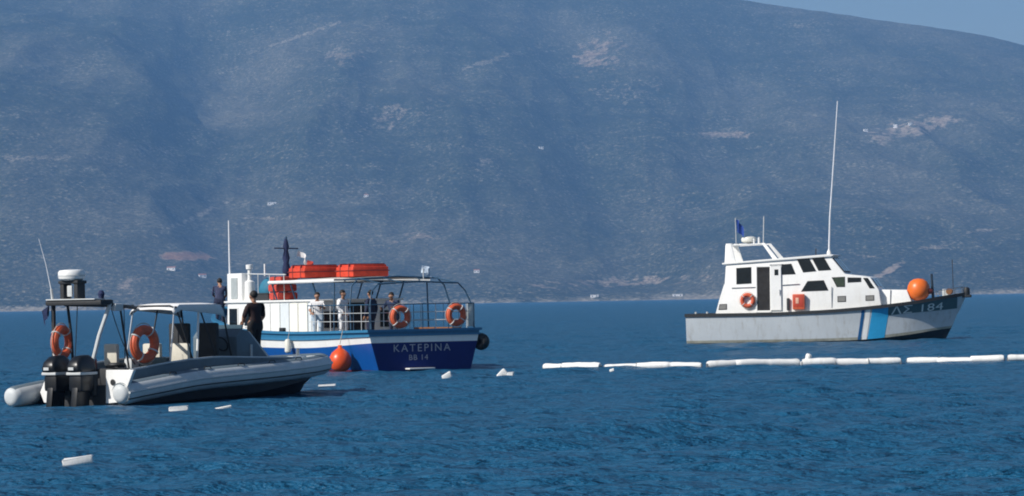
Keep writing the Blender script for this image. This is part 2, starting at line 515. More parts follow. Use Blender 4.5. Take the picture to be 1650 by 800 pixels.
# ------------------------------------------------------------------ haze: even, pale air over the whole bay
hz = MB().box((0, 4600, 499), (10800, 10600, 1102)).build('haze', [], None, smooth=0)
hm = bpy.data.materials.new('pale_haze')
hm.use_nodes = True
hn = hm.node_tree; hn.nodes.clear()
pv = hn.nodes.new('ShaderNodeVolumePrincipled')
pv.inputs['Color'].default_value = (0.262, 0.535, 0.965, 1)
pv.inputs['Density'].default_value = 0.000092
pv.inputs['Anisotropy'].default_value = 0.0
ho = hn.nodes.new('ShaderNodeOutputMaterial')
hn.links.new(pv.outputs[0], ho.inputs['Volume'])
hz.data.materials.append(hm)
tag(hz, 'pale blue haze hanging over the bay', 'haze', kind='stuff')

# ------------------------------------------------------------------ paints and fabrics
M_white = mat('white_gelcoat', (0.84, 0.84, 0.82), 0.35, vary=0.05, scale=2.5, streak=0.22, streak_col=(0.45, 0.36, 0.25))
M_hullgrey = mat('pale_grey_hull_paint', (0.50, 0.54, 0.57), 0.4, vary=0.08, scale=1.2, streak=0.55, streak_col=(0.22, 0.18, 0.12))
M_black = mat('black_rubber', (0.015, 0.017, 0.019), 0.6, vary=0.25, scale=8)
M_boot = mat('dark_bottom_paint', (0.012, 0.014, 0.018), 0.55, vary=0.3, scale=3)
M_steel = mat('stainless_steel', (0.55, 0.56, 0.57), 0.3, 0.9, vary=0.1)
M_glass = mat('dark_cabin_glass', (0.008, 0.009, 0.009), 0.06, vary=0.7, scale=1.8, spec=0.5)
M_gasket = mat('black_window_gasket', (0.02, 0.02, 0.02), 0.6)
M_unlitinside = mat('unlit_cabin_interior', (0.014, 0.013, 0.013), 0.8, vary=0.95, scale=3)  # near-black colour standing in for the unlit inside behind doorways
M_stripeb = mat('cyan_blue_stripe_paint', (0.03, 0.34, 0.64), 0.4, vary=0.08)
M_stripen = mat('navy_stripe_paint', (0.012, 0.09, 0.24), 0.4, vary=0.08)
M_letter = mat('white_lettering_paint', (0.72, 0.74, 0.72), 0.5, vary=0.1)
M_orange = mat('orange_lifebuoy_plastic', (0.60, 0.105, 0.040), 0.55, vary=0.28, scale=7)
M_buoy = mat('orange_inflatable_vinyl', (0.78, 0.16, 0.020), 0.38, vary=0.10, scale=3)
M_redor = mat('red_orange_fender_vinyl', (0.72, 0.085, 0.018), 0.35, vary=0.12, scale=4)
M_red = mat('faded_red_fabric', (0.50, 0.055, 0.035), 0.75, vary=0.25, scale=7, bump=0.3)
M_raft = mat('orange_red_raft_canvas', (0.60, 0.050, 0.018), 0.65, vary=0.30, scale=5, bump=0.3, bscale=30)
M_navycloth = mat('navy_cloth', (0.012, 0.022, 0.075), 0.85, vary=0.25)
M_flagblue = mat('blue_flag_cloth', (0.015, 0.06, 0.30), 0.8, vary=0.12)
M_whitecloth = mat('white_cloth', (0.78, 0.78, 0.78), 0.85, vary=0.05, bump=0.2)
M_deck = mat('grey_deck_paint', (0.35, 0.38, 0.38), 0.7, vary=0.15)
M_blue = mat('bright_blue_hull_paint', (0.004, 0.075, 0.30), 0.35, vary=0.10, scale=1.5, streak=0.25, streak_col=(0.02, 0.03, 0.06))
M_navy = mat('navy_transom_blue', (0.004, 0.017, 0.135), 0.5, vary=0.15, scale=1.5, spec=0.25)  # transom given a darker blue than the hull sides
M_capblue = mat('sea_blue_rail_paint', (0.03, 0.17, 0.32), 0.45, vary=0.15)
M_redboot = mat('red_antifouling', (0.16, 0.015, 0.02), 0.7, vary=0.25)
M_frameblue = mat('dark_blue_painted_tube', (0.02, 0.07, 0.13), 0.45, vary=0.2)
M_wood = mat('varnished_wood', (0.22, 0.10, 0.04), 0.45, vary=0.25, scale=10)
M_tube = mat('grey_hypalon_tube', (0.57, 0.60, 0.61), 0.55, vary=0.12, scale=2.2, streak=0.25, streak_col=(0.12, 0.12, 0.11))
M_slate = mat('slate_blue_fabric', (0.12, 0.165, 0.20), 0.7, vary=0.18, scale=3, bump=0.15)
M_ribhull = mat('navy_black_keel_paint', (0.005, 0.007, 0.016), 0.5, vary=0.2, spec=0.2)
M_cowl = mat('black_outboard_cowl', (0.006, 0.007, 0.009), 0.35, vary=0.2)
M_grey = mat('light_grey_paint', (0.55, 0.57, 0.57), 0.45, vary=0.1)
M_cream = mat('cream_seat_vinyl', (0.62, 0.59, 0.50), 0.6, vary=0.08)
M_dkgrey = mat('charcoal_vinyl', (0.025, 0.027, 0.03), 0.7, vary=0.3)
M_clear = mat('tinted_windscreen', (0.05, 0.09, 0.12), 0.1, vary=0.1)
M_tarp = mat('teal_blue_tarp', (0.02, 0.16, 0.26), 0.7, vary=0.25, bump=0.4)
M_rope = mat('pale_rope', (0.45, 0.42, 0.36), 0.9, vary=0.2)
M_foam = mat('white_boom_fabric', (0.82, 0.82, 0.80), 0.6, vary=0.08, scale=4, streak=0.45, streak_col=(0.42, 0.40, 0.33), bump=0.3, bscale=20)

# ------------------------------------------------------------------ hulls
class Hull:
    """rows from keel to sheer; each row = (stem_x, [(x, half_breadth, z), ...])"""
    def __init__(s, rows):
        s.rows = []
        for stem, pts in rows:
            xs = [p[0] for p in pts]
            s.rows.append((stem, smooth_curve(xs, [p[1] for p in pts]), smooth_curve(xs, [p[2] for p in pts])))
    def row(s, r, x):
        st, fy, fz = s.rows[r]
        return float(fy(x)), float(fz(x))
    def y_at(s, x, z):
        zs = []; ys = []
        for st, fy, fz in s.rows:
            if x <= st + 1e-6: zs.append(float(fz(x))); ys.append(float(fy(x)))
        o = np.argsort(zs)
        return float(np.interp(z, np.array(zs)[o], np.array(ys)[o]))
    def point(s, x, z, side, off=0.008):
        y = s.y_at(x, z)
        e = 0.02
        dydx = (s.y_at(min(x + e, s.rows[-1][0]), z) - s.y_at(x - e, z)) / (2 * e)
        dydz = (s.y_at(x, z + e) - s.y_at(x, z - e)) / (2 * e)
        n = Vector((-dydx, 1.0, -dydz)).normalized()
        return Vector((x + n.x * off, (y + n.y * off) * side, z + n.z * off))
    def build(s, name, mats, rowmat, parent, n=44, transom_mat=0, x0=0.0):
        us = np.linspace(0, 1, n)
        V = []; F = []; MI = []
        nr = len(s.rows)
        def vid(side, i, r): return (0 if side > 0 else n * nr) + i * nr + r
        for side in (1, -1):
            for u in us:
                for r, (st, fy, fz) in enumerate(s.rows):
                    x = x0 + (st - x0) * u
                    V.append((x, side * float(fy(x)), float(fz(x))))
        for side in (1, -1):
            for i in range(n - 1):
                for r in range(nr - 1):
                    f = [vid(side, i, r), vid(side, i + 1, r), vid(side, i + 1, r + 1), vid(side, i, r + 1)]
                    F.append(f if side > 0 else f[::-1]); MI.append(rowmat[r])
        for r in range(nr - 1):       # transom
            F.append([vid(1, 0, r), vid(1, 0, r + 1), vid(-1, 0, r + 1), vid(-1, 0, r)])
            MI.append(transom_mat[r] if isinstance(transom_mat, (list, tuple)) else transom_mat)
        bm = bmesh.new()
        bv = [bm.verts.new(v) for v in V]
        for f, mi in zip(F, MI):
            try:
                ff = bm.faces.new([bv[k] for k in f]); ff.material_index = mi
            except ValueError: pass
        bmesh.ops.remove_doubles(bm, verts=bm.verts, dist=0.0015)
        bmesh.ops.recalc_face_normals(bm, faces=bm.faces)
        me = bpy.data.meshes.new(name); bm.to_mesh(me); bm.free()
        for m in mats: me.materials.append(m)
        me.polygons.foreach_set('use_smooth', np.ones(len(me.polygons), dtype=bool))
        me.set_sharp_from_angle(angle=R(22)); me.update()
        o = bpy.data.objects.new(name, me); COL.objects.link(o); o.parent = parent
        return o
    def deck(s, name, m, parent, row=-1, drop=0.03, inset=0.05, n=40, zfun=None, x0=0.03, x1=None):
        st, fy, fz = s.rows[row]
        x1 = st - 0.15 if x1 is None else x1
        mb = MB(); P = []
        for x in np.linspace(x0, x1, n):
            z = (float(fz(x)) - drop) if zfun is None else zfun(x)
            w = max(s.y_at(x, z) - inset, 0.01)
            P.append([Vector((x, -w, z)), Vector((x, 0, z + 0.02)), Vector((x, w, z))])
        mb.grid(P)
        return mb.build(name, m, parent)
    def strake(s, name, m, parent, row, w, h, dz=0.0, out=0.0, n=44, x0=0.0, stern=True):
        """a rubbing strake or cap rail that follows one row round the hull"""
        st, fy, fz = s.rows[row]
        mb = MB()
        for side in (1, -1):
            P = []
            for x in np.linspace(x0, st - 0.005, n):
                y = float(fy(x)) + out; z = float(fz(x)) + dz
                yi = max(y - w, 0.0)
                c = [Vector((x, side * yi, z - h / 2)), Vector((x, side * y, z - h / 2)), Vector((x, side * y, z + h / 2)), Vector((x, side * yi, z + h / 2))]
                P.append(c + [c[0]])
            mb.grid(P)
        if stern:
            y = float(fy(x0)) + out; z = float(fz(x0)) + dz
            mb.box((x0 - out / 2 + w / 2 - out / 2, 0, z), (w, 2 * y, h * 0.98))
        bmesh.ops.remove_doubles(mb.bm, verts=mb.bm.verts, dist=0.0005)
        return mb.build(name, m, parent)

def text_points(body, size, font_space=1.0):
    cu = bpy.data.curves.new('lettering', 'FONT')
    cu.body = body; cu.size = size; cu.resolution_u = 3; cu.space_character = font_space
    o = bpy.data.objects.new('lettering_tmp', cu); COL.objects.link(o)
    dg = bpy.context.evaluated_depsgraph_get(); dg.update()
    me = o.evaluated_get(dg).to_mesh()
    V = np.array([v.co[:] for v in me.vertices]); F = [tuple(p.vertices) for p in me.polygons]
    o.evaluated_get(dg).to_mesh_clear()
    bpy.data.objects.remove(o); bpy.data.curves.remove(cu)
    return V, F
def lettering(body, size, fn, m, parent, stretch=1.0, bold=0.0, space=1.0):
    V, F = text_points(body, size, space)
    w = (V[:, 0].max() - V[:, 0].min())
    P = [fn((v[0] - V[:, 0].min()) * stretch, v[1]) for v in V]
    lab = list(range(len(V)))                 # one object for each letter
    def find(a):
        while lab[a] != a: a = lab[a]
        return a
    for f in F:
        for k in f[1:]: lab[find(k)] = find(f[0])
    sets = {}
    for f in F: sets.setdefault(find(f[0]), []).append(f)
    for k in sorted(sets, key=lambda k: V[k, 0]):
        ids = sorted({i for f in sets[k] for i in f}); mp = {i: j for j, i in enumerate(ids)}
        mesh_obj('letter', [P[i] for i in ids], [[mp[i] for i in f] for f in sets[k]], m, parent, smooth=0)

def hung_flag(name, m, parent, at, w, h, hang=0.7, bands=None, axis=(1, 0)):
    """cloth hanging in soft folds from its hoist at `at`"""
    P = []
    nn = 10
    for i in range(nn + 1):
        u = i / nn
        row = []
        for j in range(7):
            v = j / 6
            row.append(Vector((at[0] + axis[0] * u * w * (1 - 0.35 * hang) + 0.05 * math.sin(7 * u + 2 * v), at[1] + axis[1] * u * w * (1 - 0.35 * hang) + 0.07 * math.sin(9 * u + v),
                               at[2] - v * h - u * u * w * hang)))
        P.append(row)
    return MB().grid(P).build(name, m, parent, smooth=80)

def side_frame(polys):
    return polys
def offset_poly(poly, d):
    c = Vector((sum(p[0] for p in poly) / len(poly), sum(p[1] for p in poly) / len(poly)))
    out = []
    for p in poly:
        v = Vector(p) - c
        out.append((c.x + v.x + math.copysign(d, v.x), c.y + v.y + math.copysign(d, v.y)))
    return out
def side_window(root, poly, wfun, side, m=None, name='window', frame_m=None, fr=0.035, sink=0.0):
    """pane in a proud gasket on a cabin side; poly in (x, z)"""
    g = MB().prism(offset_poly(poly, fr), lambda x, z: Vector((x, side * (wfun(z) - 0.01), z)), lambda x, z: Vector((x, side * (wfun(z) + 0.014), z))).build(name, frame_m or M_gasket, root, smooth=0)
    MB().prism(poly, lambda x, z: Vector((x, side * (wfun(z) + 0.004), z)), lambda x, z: Vector((x, side * (wfun(z) + 0.022), z))).build('pane', m or M_glass, g, smooth=0)
    return g
def lifebuoy(label, loc, rot, Rr=0.29, r=0.095, group=None, squash=1.0):
    root = empty('lifebuoy', loc)
    root.rotation_euler = rot
    MB().torus((0, 0, 0), Rr, r, squash=squash).build('ring', M_orange, root)
    for k in range(4):
        a = math.pi / 4 + k * math.pi / 2
        mb = MB()
        n = 10
        mb.tube([Vector((math.cos(a) * Rr + math.cos(a) * (r + 0.004) * math.cos(t), math.sin(a) * Rr + math.sin(a) * (r + 0.004) * math.cos(t), squash * (r + 0.004) * math.sin(t))) for t in np.linspace(0, 2 * math.pi, 13)[:-1]], 0.02, 6, closed=True)
        mb.build('reflective_band', M_grey, root)
    mb = MB()
    pts = []
    for t in np.linspace(0, 2 * math.pi, 33)[:-1]:
        sag = 0.035 * abs(math.sin(2 * (t - math.pi / 4)))
        pts.append(((Rr + r + 0.01 + sag) * math.cos(t), (Rr + r + 0.01 + sag) * math.sin(t), 0))
    mb.tube(pts, 0.012, 5, closed=True).build('grab_rope', M_rope, root)
    tag(root, label, 'lifebuoy', group or 'orange lifebuoys hung on the boats')
    return root
def fwd(h):
    return Vector((math.cos(h), math.sin(h), 0))

# ------------------------------------------------------------------ patrol boat (seen from its starboard side, bow to the right and a little nearer)
P_H = R(-13)
P_O = Vector((9.43, 163.85, 0.0))
patrol = empty('patrol_boat', P_O, P_H)
tag(patrol, 'white cabined patrol boat with grey hull, slanting blue stripe and tall whip antenna', 'patrol boat')
PL = 14.45
phull = Hull([
    (13.2, [(0, 0.0, -0.55), (8, 0.0, -0.6), (12, 0.0, -0.45), (13.2, 0.0, -0.15)]),
    (13.55, [(0, 1.72, -0.06), (6, 1.75, -0.05), (9, 1.6, 0.00), (11.3, 1.08, 0.2), (12.8, 0.42, 0.42), (13.55, 0.0, 0.52)]),
    (13.60, [(0, 1.76, 0.02), (6, 1.80, 0.03), (9, 1.66, 0.08), (11.3, 1.14, 0.28), (12.8, 0.47, 0.50), (13.60, 0.0, 0.60)]),
    (13.66, [(0, 1.785, 0.16), (6, 1.83, 0.17), (9, 1.69, 0.22), (11.3, 1.17, 0.42), (12.8, 0.485, 0.62), (13.66, 0.0, 0.72)]),
    (13.9, [(0, 1.86, 0.80), (6, 1.95, 0.82), (9, 1.82, 0.92), (11.3, 1.30, 1.08), (13.0, 0.56, 1.20), (13.9, 0.0, 1.28)]),
    (14.08, [(0, 1.89, 1.10), (6, 1.99, 1.12), (9, 1.87, 1.22), (11.3, 1.37, 1.40), (13.0, 0.66, 1.50), (14.08, 0.0, 1.58)]),
    (PL, [(0, 1.92, 1.50), (4, 2.02, 1.50), (7, 2.06, 1.58), (9, 2.00, 1.70), (10.5, 1.86, 1.83), (12, 1.50, 2.0), (13.2, 0.98, 2.2), (PL, 0.0, 2.38)]),
])
phull.build('hull', [M_hullgrey, M_boot, mat('stained_waterline_paint', (0.30, 0.30, 0.25), 0.6, vary=0.3, scale=3, streak=0.6, streak_col=(0.09, 0.08, 0.05))], [1, 1, 2, 0, 0, 0], patrol, transom_mat=0)
phull.deck('deck', M_deck, patrol, drop=0.02)
phull.strake('rubbing_strake', M_black, patrol, 6, 0.16, 0.17, dz=-0.02, out=0.05)
# painted stripes laid on the topsides, slanting forward
def hull_band(hull, name, x0, x1, slant, m, parent, side, zlo, zhi, off=0.009):
    P = []
    for t in np.linspace(0, 1, 10):
        row = []
        for x in np.linspace(x0, x1, 17):
            xx = x + slant * t
            zl, zh = zlo(xx), zhi(xx)
            row.append(hull.point(xx, zl + (zh - zl) * t, side, off))
        P.append(row)
    return MB().grid(P).build(name, m, parent, smooth=60)
for side in (-1, 1):
    zl = lambda x: phull.row(2, x)[1] + 0.01
    zh = lambda x: phull.row(6, x)[1] - 0.09
    hull_band(phull, 'dark_stripe', 8.92, 9.08, 0.28, M_stripen, patrol, side, zl, zh)
    hull_band(phull, 'white_stripe', 9.14, 9.38, 0.28, M_white, patrol, side, zl, zh)
    hull_band(phull, 'blue_stripe', 9.42, 10.28, 0.32, M_stripeb, patrol, side, zl, zh)
M_flareshade = mat('dark_flare_shade_tone', (0.072, 0.120, 0.130), 0.45, vary=0.15)  # shade under the bow flare, painted in as a dark band
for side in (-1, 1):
    hull_band(phull, 'flare_shade_band', 10.50, 13.92, 0.05, M_flareshade, patrol, side, lambda x: phull.row(5, min(x, 14.0))[1] - 0.02 + 0.02 * (x - 10.5), lambda x: phull.row(6, x)[1] - 0.09, off=0.010)
# registration on both bows
lettering('ΛΣ 184', 0.78, lambda u, v: phull.point(10.66 + u + 0.12 * v, 1.36 + 0.085 * u + v * 0.70, -1, 0.016), M_letter, patrol, stretch=1.02, space=1.05)
lettering('ΛΣ 184', 0.78, lambda u, v: phull.point(13.3 - u - 0.12 * v, 1.58 - 0.085 * u + v * 0.70, 1, 0.016), M_letter, patrol, stretch=1.02, space=1.05)

wf = lambda z: 1.62 - 0.055 * (z - 1.6)
def prof(poly, name, m, w=wf, parent=patrol, bevel=0.05):
    return MB().prism(poly, lambda x, z: Vector((x, -w(z), z)), lambda x, z: Vector((x, w(z), z))).build(name, m, parent, smooth=30, bevel=bevel)
cab = prof([(1.50, 1.45), (1.72, 2.25), (1.98, 3.05), (2.02, 3.10), (2.10, 4.14), (7.55, 4.47), (8.32, 3.50), (9.30, 3.36), (9.62, 3.30), (10.05, 2.66), (10.2, 1.6), (6, 1.45)], 'wheelhouse', M_white)
wf2 = lambda z: 1.50 - 0.10 * (z - 1.6)
prof([(10.0, 1.60), (10.0, 2.66), (11.45, 2.62), (11.75, 1.85)], 'forward_trunk', M_white, lambda z: 1.25 - 0.12 * (z - 1.6))
prof([(1.92, 4.10), (1.90, 4.19), (7.50, 4.54), (7.78, 4.50), (7.60, 4.41)], 'roof', M_white, lambda z: 1.57, bevel=0.03)
for side in (-1, 1):
    side_window(patrol, [(2.68, 3.10), (3.40, 3.13), (3.40, 3.92), (2.68, 3.88)], wf, side)
    side_window(patrol, [(5.06, 3.55), (5.72, 3.57), (5.50, 4.05), (5.06, 4.02)], wf, side)
    side_window(patrol, [(6.18, 3.65), (6.80, 3.70), (6.42, 4.34), (5.86, 4.28)], wf, side)
    side_window(patrol, [(6.98, 3.72), (7.58, 3.75), (7.16, 4.42), (6.62, 4.36)], wf, side)
    side_window(patrol, [(6.06, 2.66), (7.42, 2.69), (7.18, 3.16), (6.40, 3.13)], wf, side)
    side_window(patrol, [(7.92, 2.86), (8.28, 2.86), (8.28, 3.32), (7.66, 3.30)], wf, side, m=mat('green_tinted_glass', (0.04, 0.055, 0.035), 0.12, vary=0.3))
    side_window(patrol, [(8.48, 3.08), (9.12, 3.10), (9.12, 3.26), (8.48, 3.28)], wf, side)
    side_window(patrol, [(9.56, 2.76), (9.82, 2.76), (9.52, 3.24), (9.28, 3.24)], wf, side)
    side_window(patrol, [(7.95, 2.08), (8.32, 2.09), (8.32, 2.33), (7.95, 2.32)], wf, side, name='vent_grille', m=mat('grey_louvre', (0.20, 0.20, 0.19), 0.7))
    side_window(patrol, [(9.40, 2.12), (9.78, 2.13), (9.78, 2.34), (9.40, 2.33)], wf, side, name='vent_grille', m=MATS['grey_louvre'])
    side_window(patrol, [(1.72, 1.78), (2.10, 1.79), (2.10, 2.02), (1.78, 2.01)], wf, side, name='vent_grille', m=MATS['grey_louvre'])
    # seam and grab rail along the cabin side
    MB().tube([(2.4, side * (wf(2.88) + 0.03), 2.88), (3.65, side * (wf(2.9) + 0.03), 2.9)], 0.022, 6).build('grab_rail', M_steel, patrol)
    MB().tube([(4.98, side * (wf(3.0) + 0.035), 2.98), (5.95, side * (wf(3.0) + 0.035), 3.02)], 0.022, 6).build('grab_rail', M_steel, patrol)
# starboard doorway: flat panel coloured dark like the unlit inside, sliding door pushed forward
dw = MB().prism([(3.72, 1.62), (4.42, 1.62), (4.42, 3.98), (3.72, 3.95)], lambda x, z: Vector((x, -(wf(z) - 0.02), z)), lambda x, z: Vector((x, -(wf(z) + 0.012), z))).build('dark_doorway_panel', M_unlitinside, patrol, smooth=0)
for (xa, xb, za, zb) in ((3.66, 3.73, 1.6, 4.02), (4.41, 4.47, 1.6, 4.04), (3.73, 4.41, 3.94, 4.01), (3.73, 4.41, 1.58, 1.68)):
    MB().prism([(xa, za), (xb, za), (xb, zb), (xa, zb)], lambda x, z: Vector((x, -(wf(z) - 0.01), z)), lambda x, z: Vector((x, -(wf(z) + 0.045), z))).build('door_frame', M_white, dw, smooth=0)
dl = MB().prism([(4.45, 1.68), (5.00, 1.68), (5.00, 3.98), (4.45, 3.96)], lambda x, z: Vector((x, -(wf(z) + 0.03), z)), lambda x, z: Vector((x, -(wf(z) + 0.085), z))).build('door', M_white, patrol, smooth=0, bevel=0.012)
MB().prism([(4.66, 3.50), (4.86, 3.50), (4.86, 3.80), (4.66, 3.80)], lambda x, z: Vector((x, -(wf(z) + 0.07), z)), lambda x, z: Vector((x, -(wf(z) + 0.098), z))).build('pane', M_glass, dl, smooth=0)
MB().tube([(4.93, -(wf(2.6) + 0.12), 2.45), (4.93, -(wf(2.6) + 0.12), 2.75)], 0.018, 6).build('handle', M_steel, dl)
MB().tube([(4.40, -(wf(4.0) + 0.06), 4.05), (5.10, -(wf(4.0) + 0.06), 4.07)], 0.02, 6).build('door_track', M_steel, dw)
# windscreen: three raked panes across the front
for y0, y1 in ((-1.36, -0.50), (-0.43, 0.43), (0.50, 1.36)):
    def wsx(z): return 7.55 + (4.47 - z) * 0.793
    g = MB()
    g.prism([(y0, 3.58), (y1, 3.58), (y1, 4.34), (y0, 4.34)], lambda yy, z: Vector((wsx(z) + 0.005, yy, z)), lambda yy, z: Vector((wsx(z) + 0.03, yy, z + 0.02)))
    ww = g.build('windscreen', M_gasket, patrol, smooth=0)
    MB().prism([(y0 + 0.05, 3.63), (y1 - 0.05, 3.63), (y1 - 0.05, 4.29), (y0 + 0.05, 4.29)], lambda yy, z: Vector((wsx(z) + 0.02, yy, z + 0.012)), lambda yy, z: Vector((wsx(z) + 0.045, yy, z + 0.03))).build('pane', M_glass, ww, smooth=0)
for y0, y1 in ((-1.2, -0.1), (0.1, 1.2)):
    def wsx2(z): return 9.62 + (3.30 - z) * 0.67
    MB().prism([(y0, 2.80), (y1, 2.80), (y1, 3.20), (y0, 3.20)], lambda yy, z: Vector((wsx2(z) + 0.005, yy, z)), lambda yy, z: Vector((wsx2(z) + 0.03, yy, z + 0.02))).build('front_window', M_glass, patrol, smooth=0)
# mast arch
for side in (-1, 1):
    MB().prism([(2.02, 4.16), (2.62, 4.18), (2.36, 5.14), (2.06, 5.14)], lambda x, z: Vector((x, side * (1.30 - 0.25 * (z - 4.1)), z)), lambda x, z: Vector((x, side * (1.44 - 0.25 * (z - 4.1)), z))).build('arch_leg', M_white, patrol, smooth=20, bevel=0.02)
    MB().prism([(4.55, 4.34), (4.82, 4.34), (4.12, 5.20), (3.94, 5.20)], lambda x, z: Vector((x, side * (1.30 - 0.25 * (z - 4.1)), z)), lambda x, z: Vector((x, side * (1.40 - 0.25 * (z - 4.1)), z))).build('arch_brace', M_white, patrol, smooth=20, bevel=0.015)
    MB().tube([(2.15, side * 1.10, 5.10), (4.05, side * 1.08, 5.16)], 0.035, 8).build('arch_rail', M_white, patrol)
MB().box((2.22, 0, 5.16), (0.32, 2.30, 0.09), bevel=0.03).build('arch_top', M_white, patrol)
MB().box((3.0, 0, 5.17), (1.5, 0.9, 0.05), bevel=0.015).build('radar_platform', M_white, patrol)
rd = MB().lathe([(0, 0), (0.26, 0), (0.40, 0.07), (0.42, 0.17), (0.38, 0.27), (0.22, 0.32), (0, 0.33)], (3.15, -0.2, 5.24), 24).build('radar_dome', mat('aged_white_plastic', (0.74, 0.73, 0.66), 0.45, vary=0.06), patrol)
MB().lathe([(0.12, 0), (0.12, 0.06)], (3.15, -0.2, 5.19), 12).build('dome_foot', M_dkgrey, rd)
MB().tube([(3.95, -0.5, 5.15), (4.0, -0.5, 6.6)], 0.028, 6).build('light_mast', M_grey, patrol)
MB().lathe([(0, 0), (0.06, 0), (0.06, 0.3), (0, 0.33)], (3.78, -0.9, 5.18), 10).build('lamp', M_white, patrol)
MB().lathe([(0, 0), (0.05, 0), (0.05, 0.26), (0, 0.28)], (3.52, -0.9, 5.18), 10).build('lamp', M_white, patrol)
fs = MB().tube([(2.52, -0.55, 5.14), (2.50, -0.55, 6.55)], 0.022, 6).build('flag_staff', M_grey, patrol)
hung_flag('flag', [M_flagblue], fs, (2.53, -0.55, 6.45), 0.50, 0.60, 0.8)
# whip antenna
MB().lathe([(0, 0), (0.13, 0), (0.11, 0.2), (0.05, 0.32), (0, 0.32)], (7.42, -0.75, 4.46), 12).build('antenna_foot', M_white, patrol)
MB().tube([(7.42, -0.75, 4.7), (7.50, -0.75, 6.5), (7.72, -0.76, 9.0), (8.02, -0.78, 12.5)], [0.05, 0.042, 0.036, 0.026], 6).build('whip_antenna', mat('white_fibreglass_rod', (0.75, 0.77, 0.80), 0.5), patrol)
MB().tube([(6.7, -0.5, 4.5), (6.7, -0.5, 4.86)], 0.03, 6).build('lamp', M_dkgrey, patrol)
# deck gear
MB().tube([(12.75, -0.55, 2.05), (12.68, -0.55, 3.42)], [0.075, 0.06], 8).build('mooring_post', mat('blue_black_post_paint', (0.012, 0.03, 0.05), 0.5), patrol)
MB().tube([(13.75, -0.1, 2.25), (13.72, -0.1, 4.15)], 0.02, 6).build('bow_staff', M_dkgrey, patrol)
wl = MB().box((13.35, -0.1, 2.42), (0.32, 0.5, 0.42), bevel=0.05).build('windlass', M_grey, patrol)
MB().lathe([(0.0, -0.35), (0.16, -0.35), (0.08, -0.25), (0.08, 0.25), (0.16, 0.35), (0, 0.35)], (13.55, -0.1, 2.5), 12, rot=Matrix.Rotation(math.pi / 2, 3, 'X')).build('drum', M_wood, wl)
for side in (-1, 1):
    pts = []
    for x in np.linspace(12.9, 14.3, 7):
        y, z = phull.row(6, x); pts.append((x, side * max(y - 0.08, 0.02), z + 0.36))
    rl = MB().tube(pts, 0.022, 6).build('bow_rail', M_steel, patrol)
    for x in np.linspace(12.95, 14.2, 4):
        y, z = phull.row(6, x)
        MB().tube([(x, side * max(y - 0.08, 0.02), z), (x, side * max(y - 0.08, 0.02), z + 0.36)], 0.018, 6).build('stanchion', M_steel, rl)
MB().lathe([(0, -0.20), (0.13, -0.17), (0.17, 0), (0.17, 0.22), (0.12, 0.33), (0, 0.35)], (14.42, 0, 2.36), 14).build('bow_fender', M_black, patrol)
MB().box((14.42, 0, 2.24), (0.5, 0.3, 0.14), bevel=0.03).build('bow_roller', M_black, patrol)
MB().box((5.36, -(wf(1.95) + 0.07), 1.98), (0.16, 0.12, 0.64), bevel=0.05).build('extinguisher', M_dkgrey, patrol)
for xx in (0.5, 1.1):
    MB().tube([(xx, -1.7, 1.5), (xx, -1.7, 1.66)], 0.05, 8).build('bollard', M_grey, patrol)
MB().tube([(7.62, -(wf(2.6) + 0.05), 1.75), (7.62, -(wf(2.6) + 0.05), 2.85)], 0.02, 6).build('grab_rail', M_steel, patrol)
MB().tube([(10.6, -1.22, 1.85), (10.62, -1.15, 2.62)], 0.03, 6).build('grab_rail', M_steel, patrol)
M_Pw = Matrix.Translation(P_O) @ Matrix.Rotation(P_H, 4, 'Z')
def pw(p): return M_Pw @ Vector(p)
lifebuoy('orange lifebuoy on the white cabin side just aft of the patrol boat doorway', pw((3.24, -(wf(2.2) + 0.12), 2.22)), (R(90), 0, P_H), Rr=0.29, r=0.105)
lb = empty('life_jacket_locker', pw((5.92, -(wf(2.0) + 0.15), 1.70)), P_H)
MB().box((0, 0, 0.40), (0.62, 0.28, 0.80), bevel=0.05).build('box', M_orange, lb)
MB().box((0, -0.145, 0.44), (0.50, 0.02, 0.60), bevel=0.008).build('lid', mat('orange_red_lid', (0.50, 0.06, 0.03), 0.5), lb)
MB().box((-0.06, -0.162, 0.46), (0.16, 0.016, 0.30), bevel=0.005).build('sticker', mat('pale_orange_sticker', (0.75, 0.42, 0.30), 0.6), lb)
tag(lb, 'red orange square locker mounted on the white patrol boat cabin side', 'locker')
by = empty('buoy', pw((12.02, -0.75, 2.03)), P_H)
MB().lathe([(0, 0), (0.25, 0.04), (0.45, 0.17), (0.56, 0.38), (0.585, 0.58), (0.55, 0.80), (0.44, 1.0), (0.25, 1.13), (0.0, 1.17)], (0, 0, 0), 28).build('bladder', M_buoy, by, smooth=80)
MB().lathe([(0.17, 0), (0.13, 0.12), (0.09, 0.2), (0, 0.21)], (0.53, -0.1, 0.5), 12, rot=Matrix.Rotation(R(95), 3, 'Y')).build('eye', mat('dark_red_rubber', (0.10, 0.015, 0.012), 0.6), by)
tag(by, 'big round orange inflatable buoy resting on the patrol boat foredeck', 'buoy')

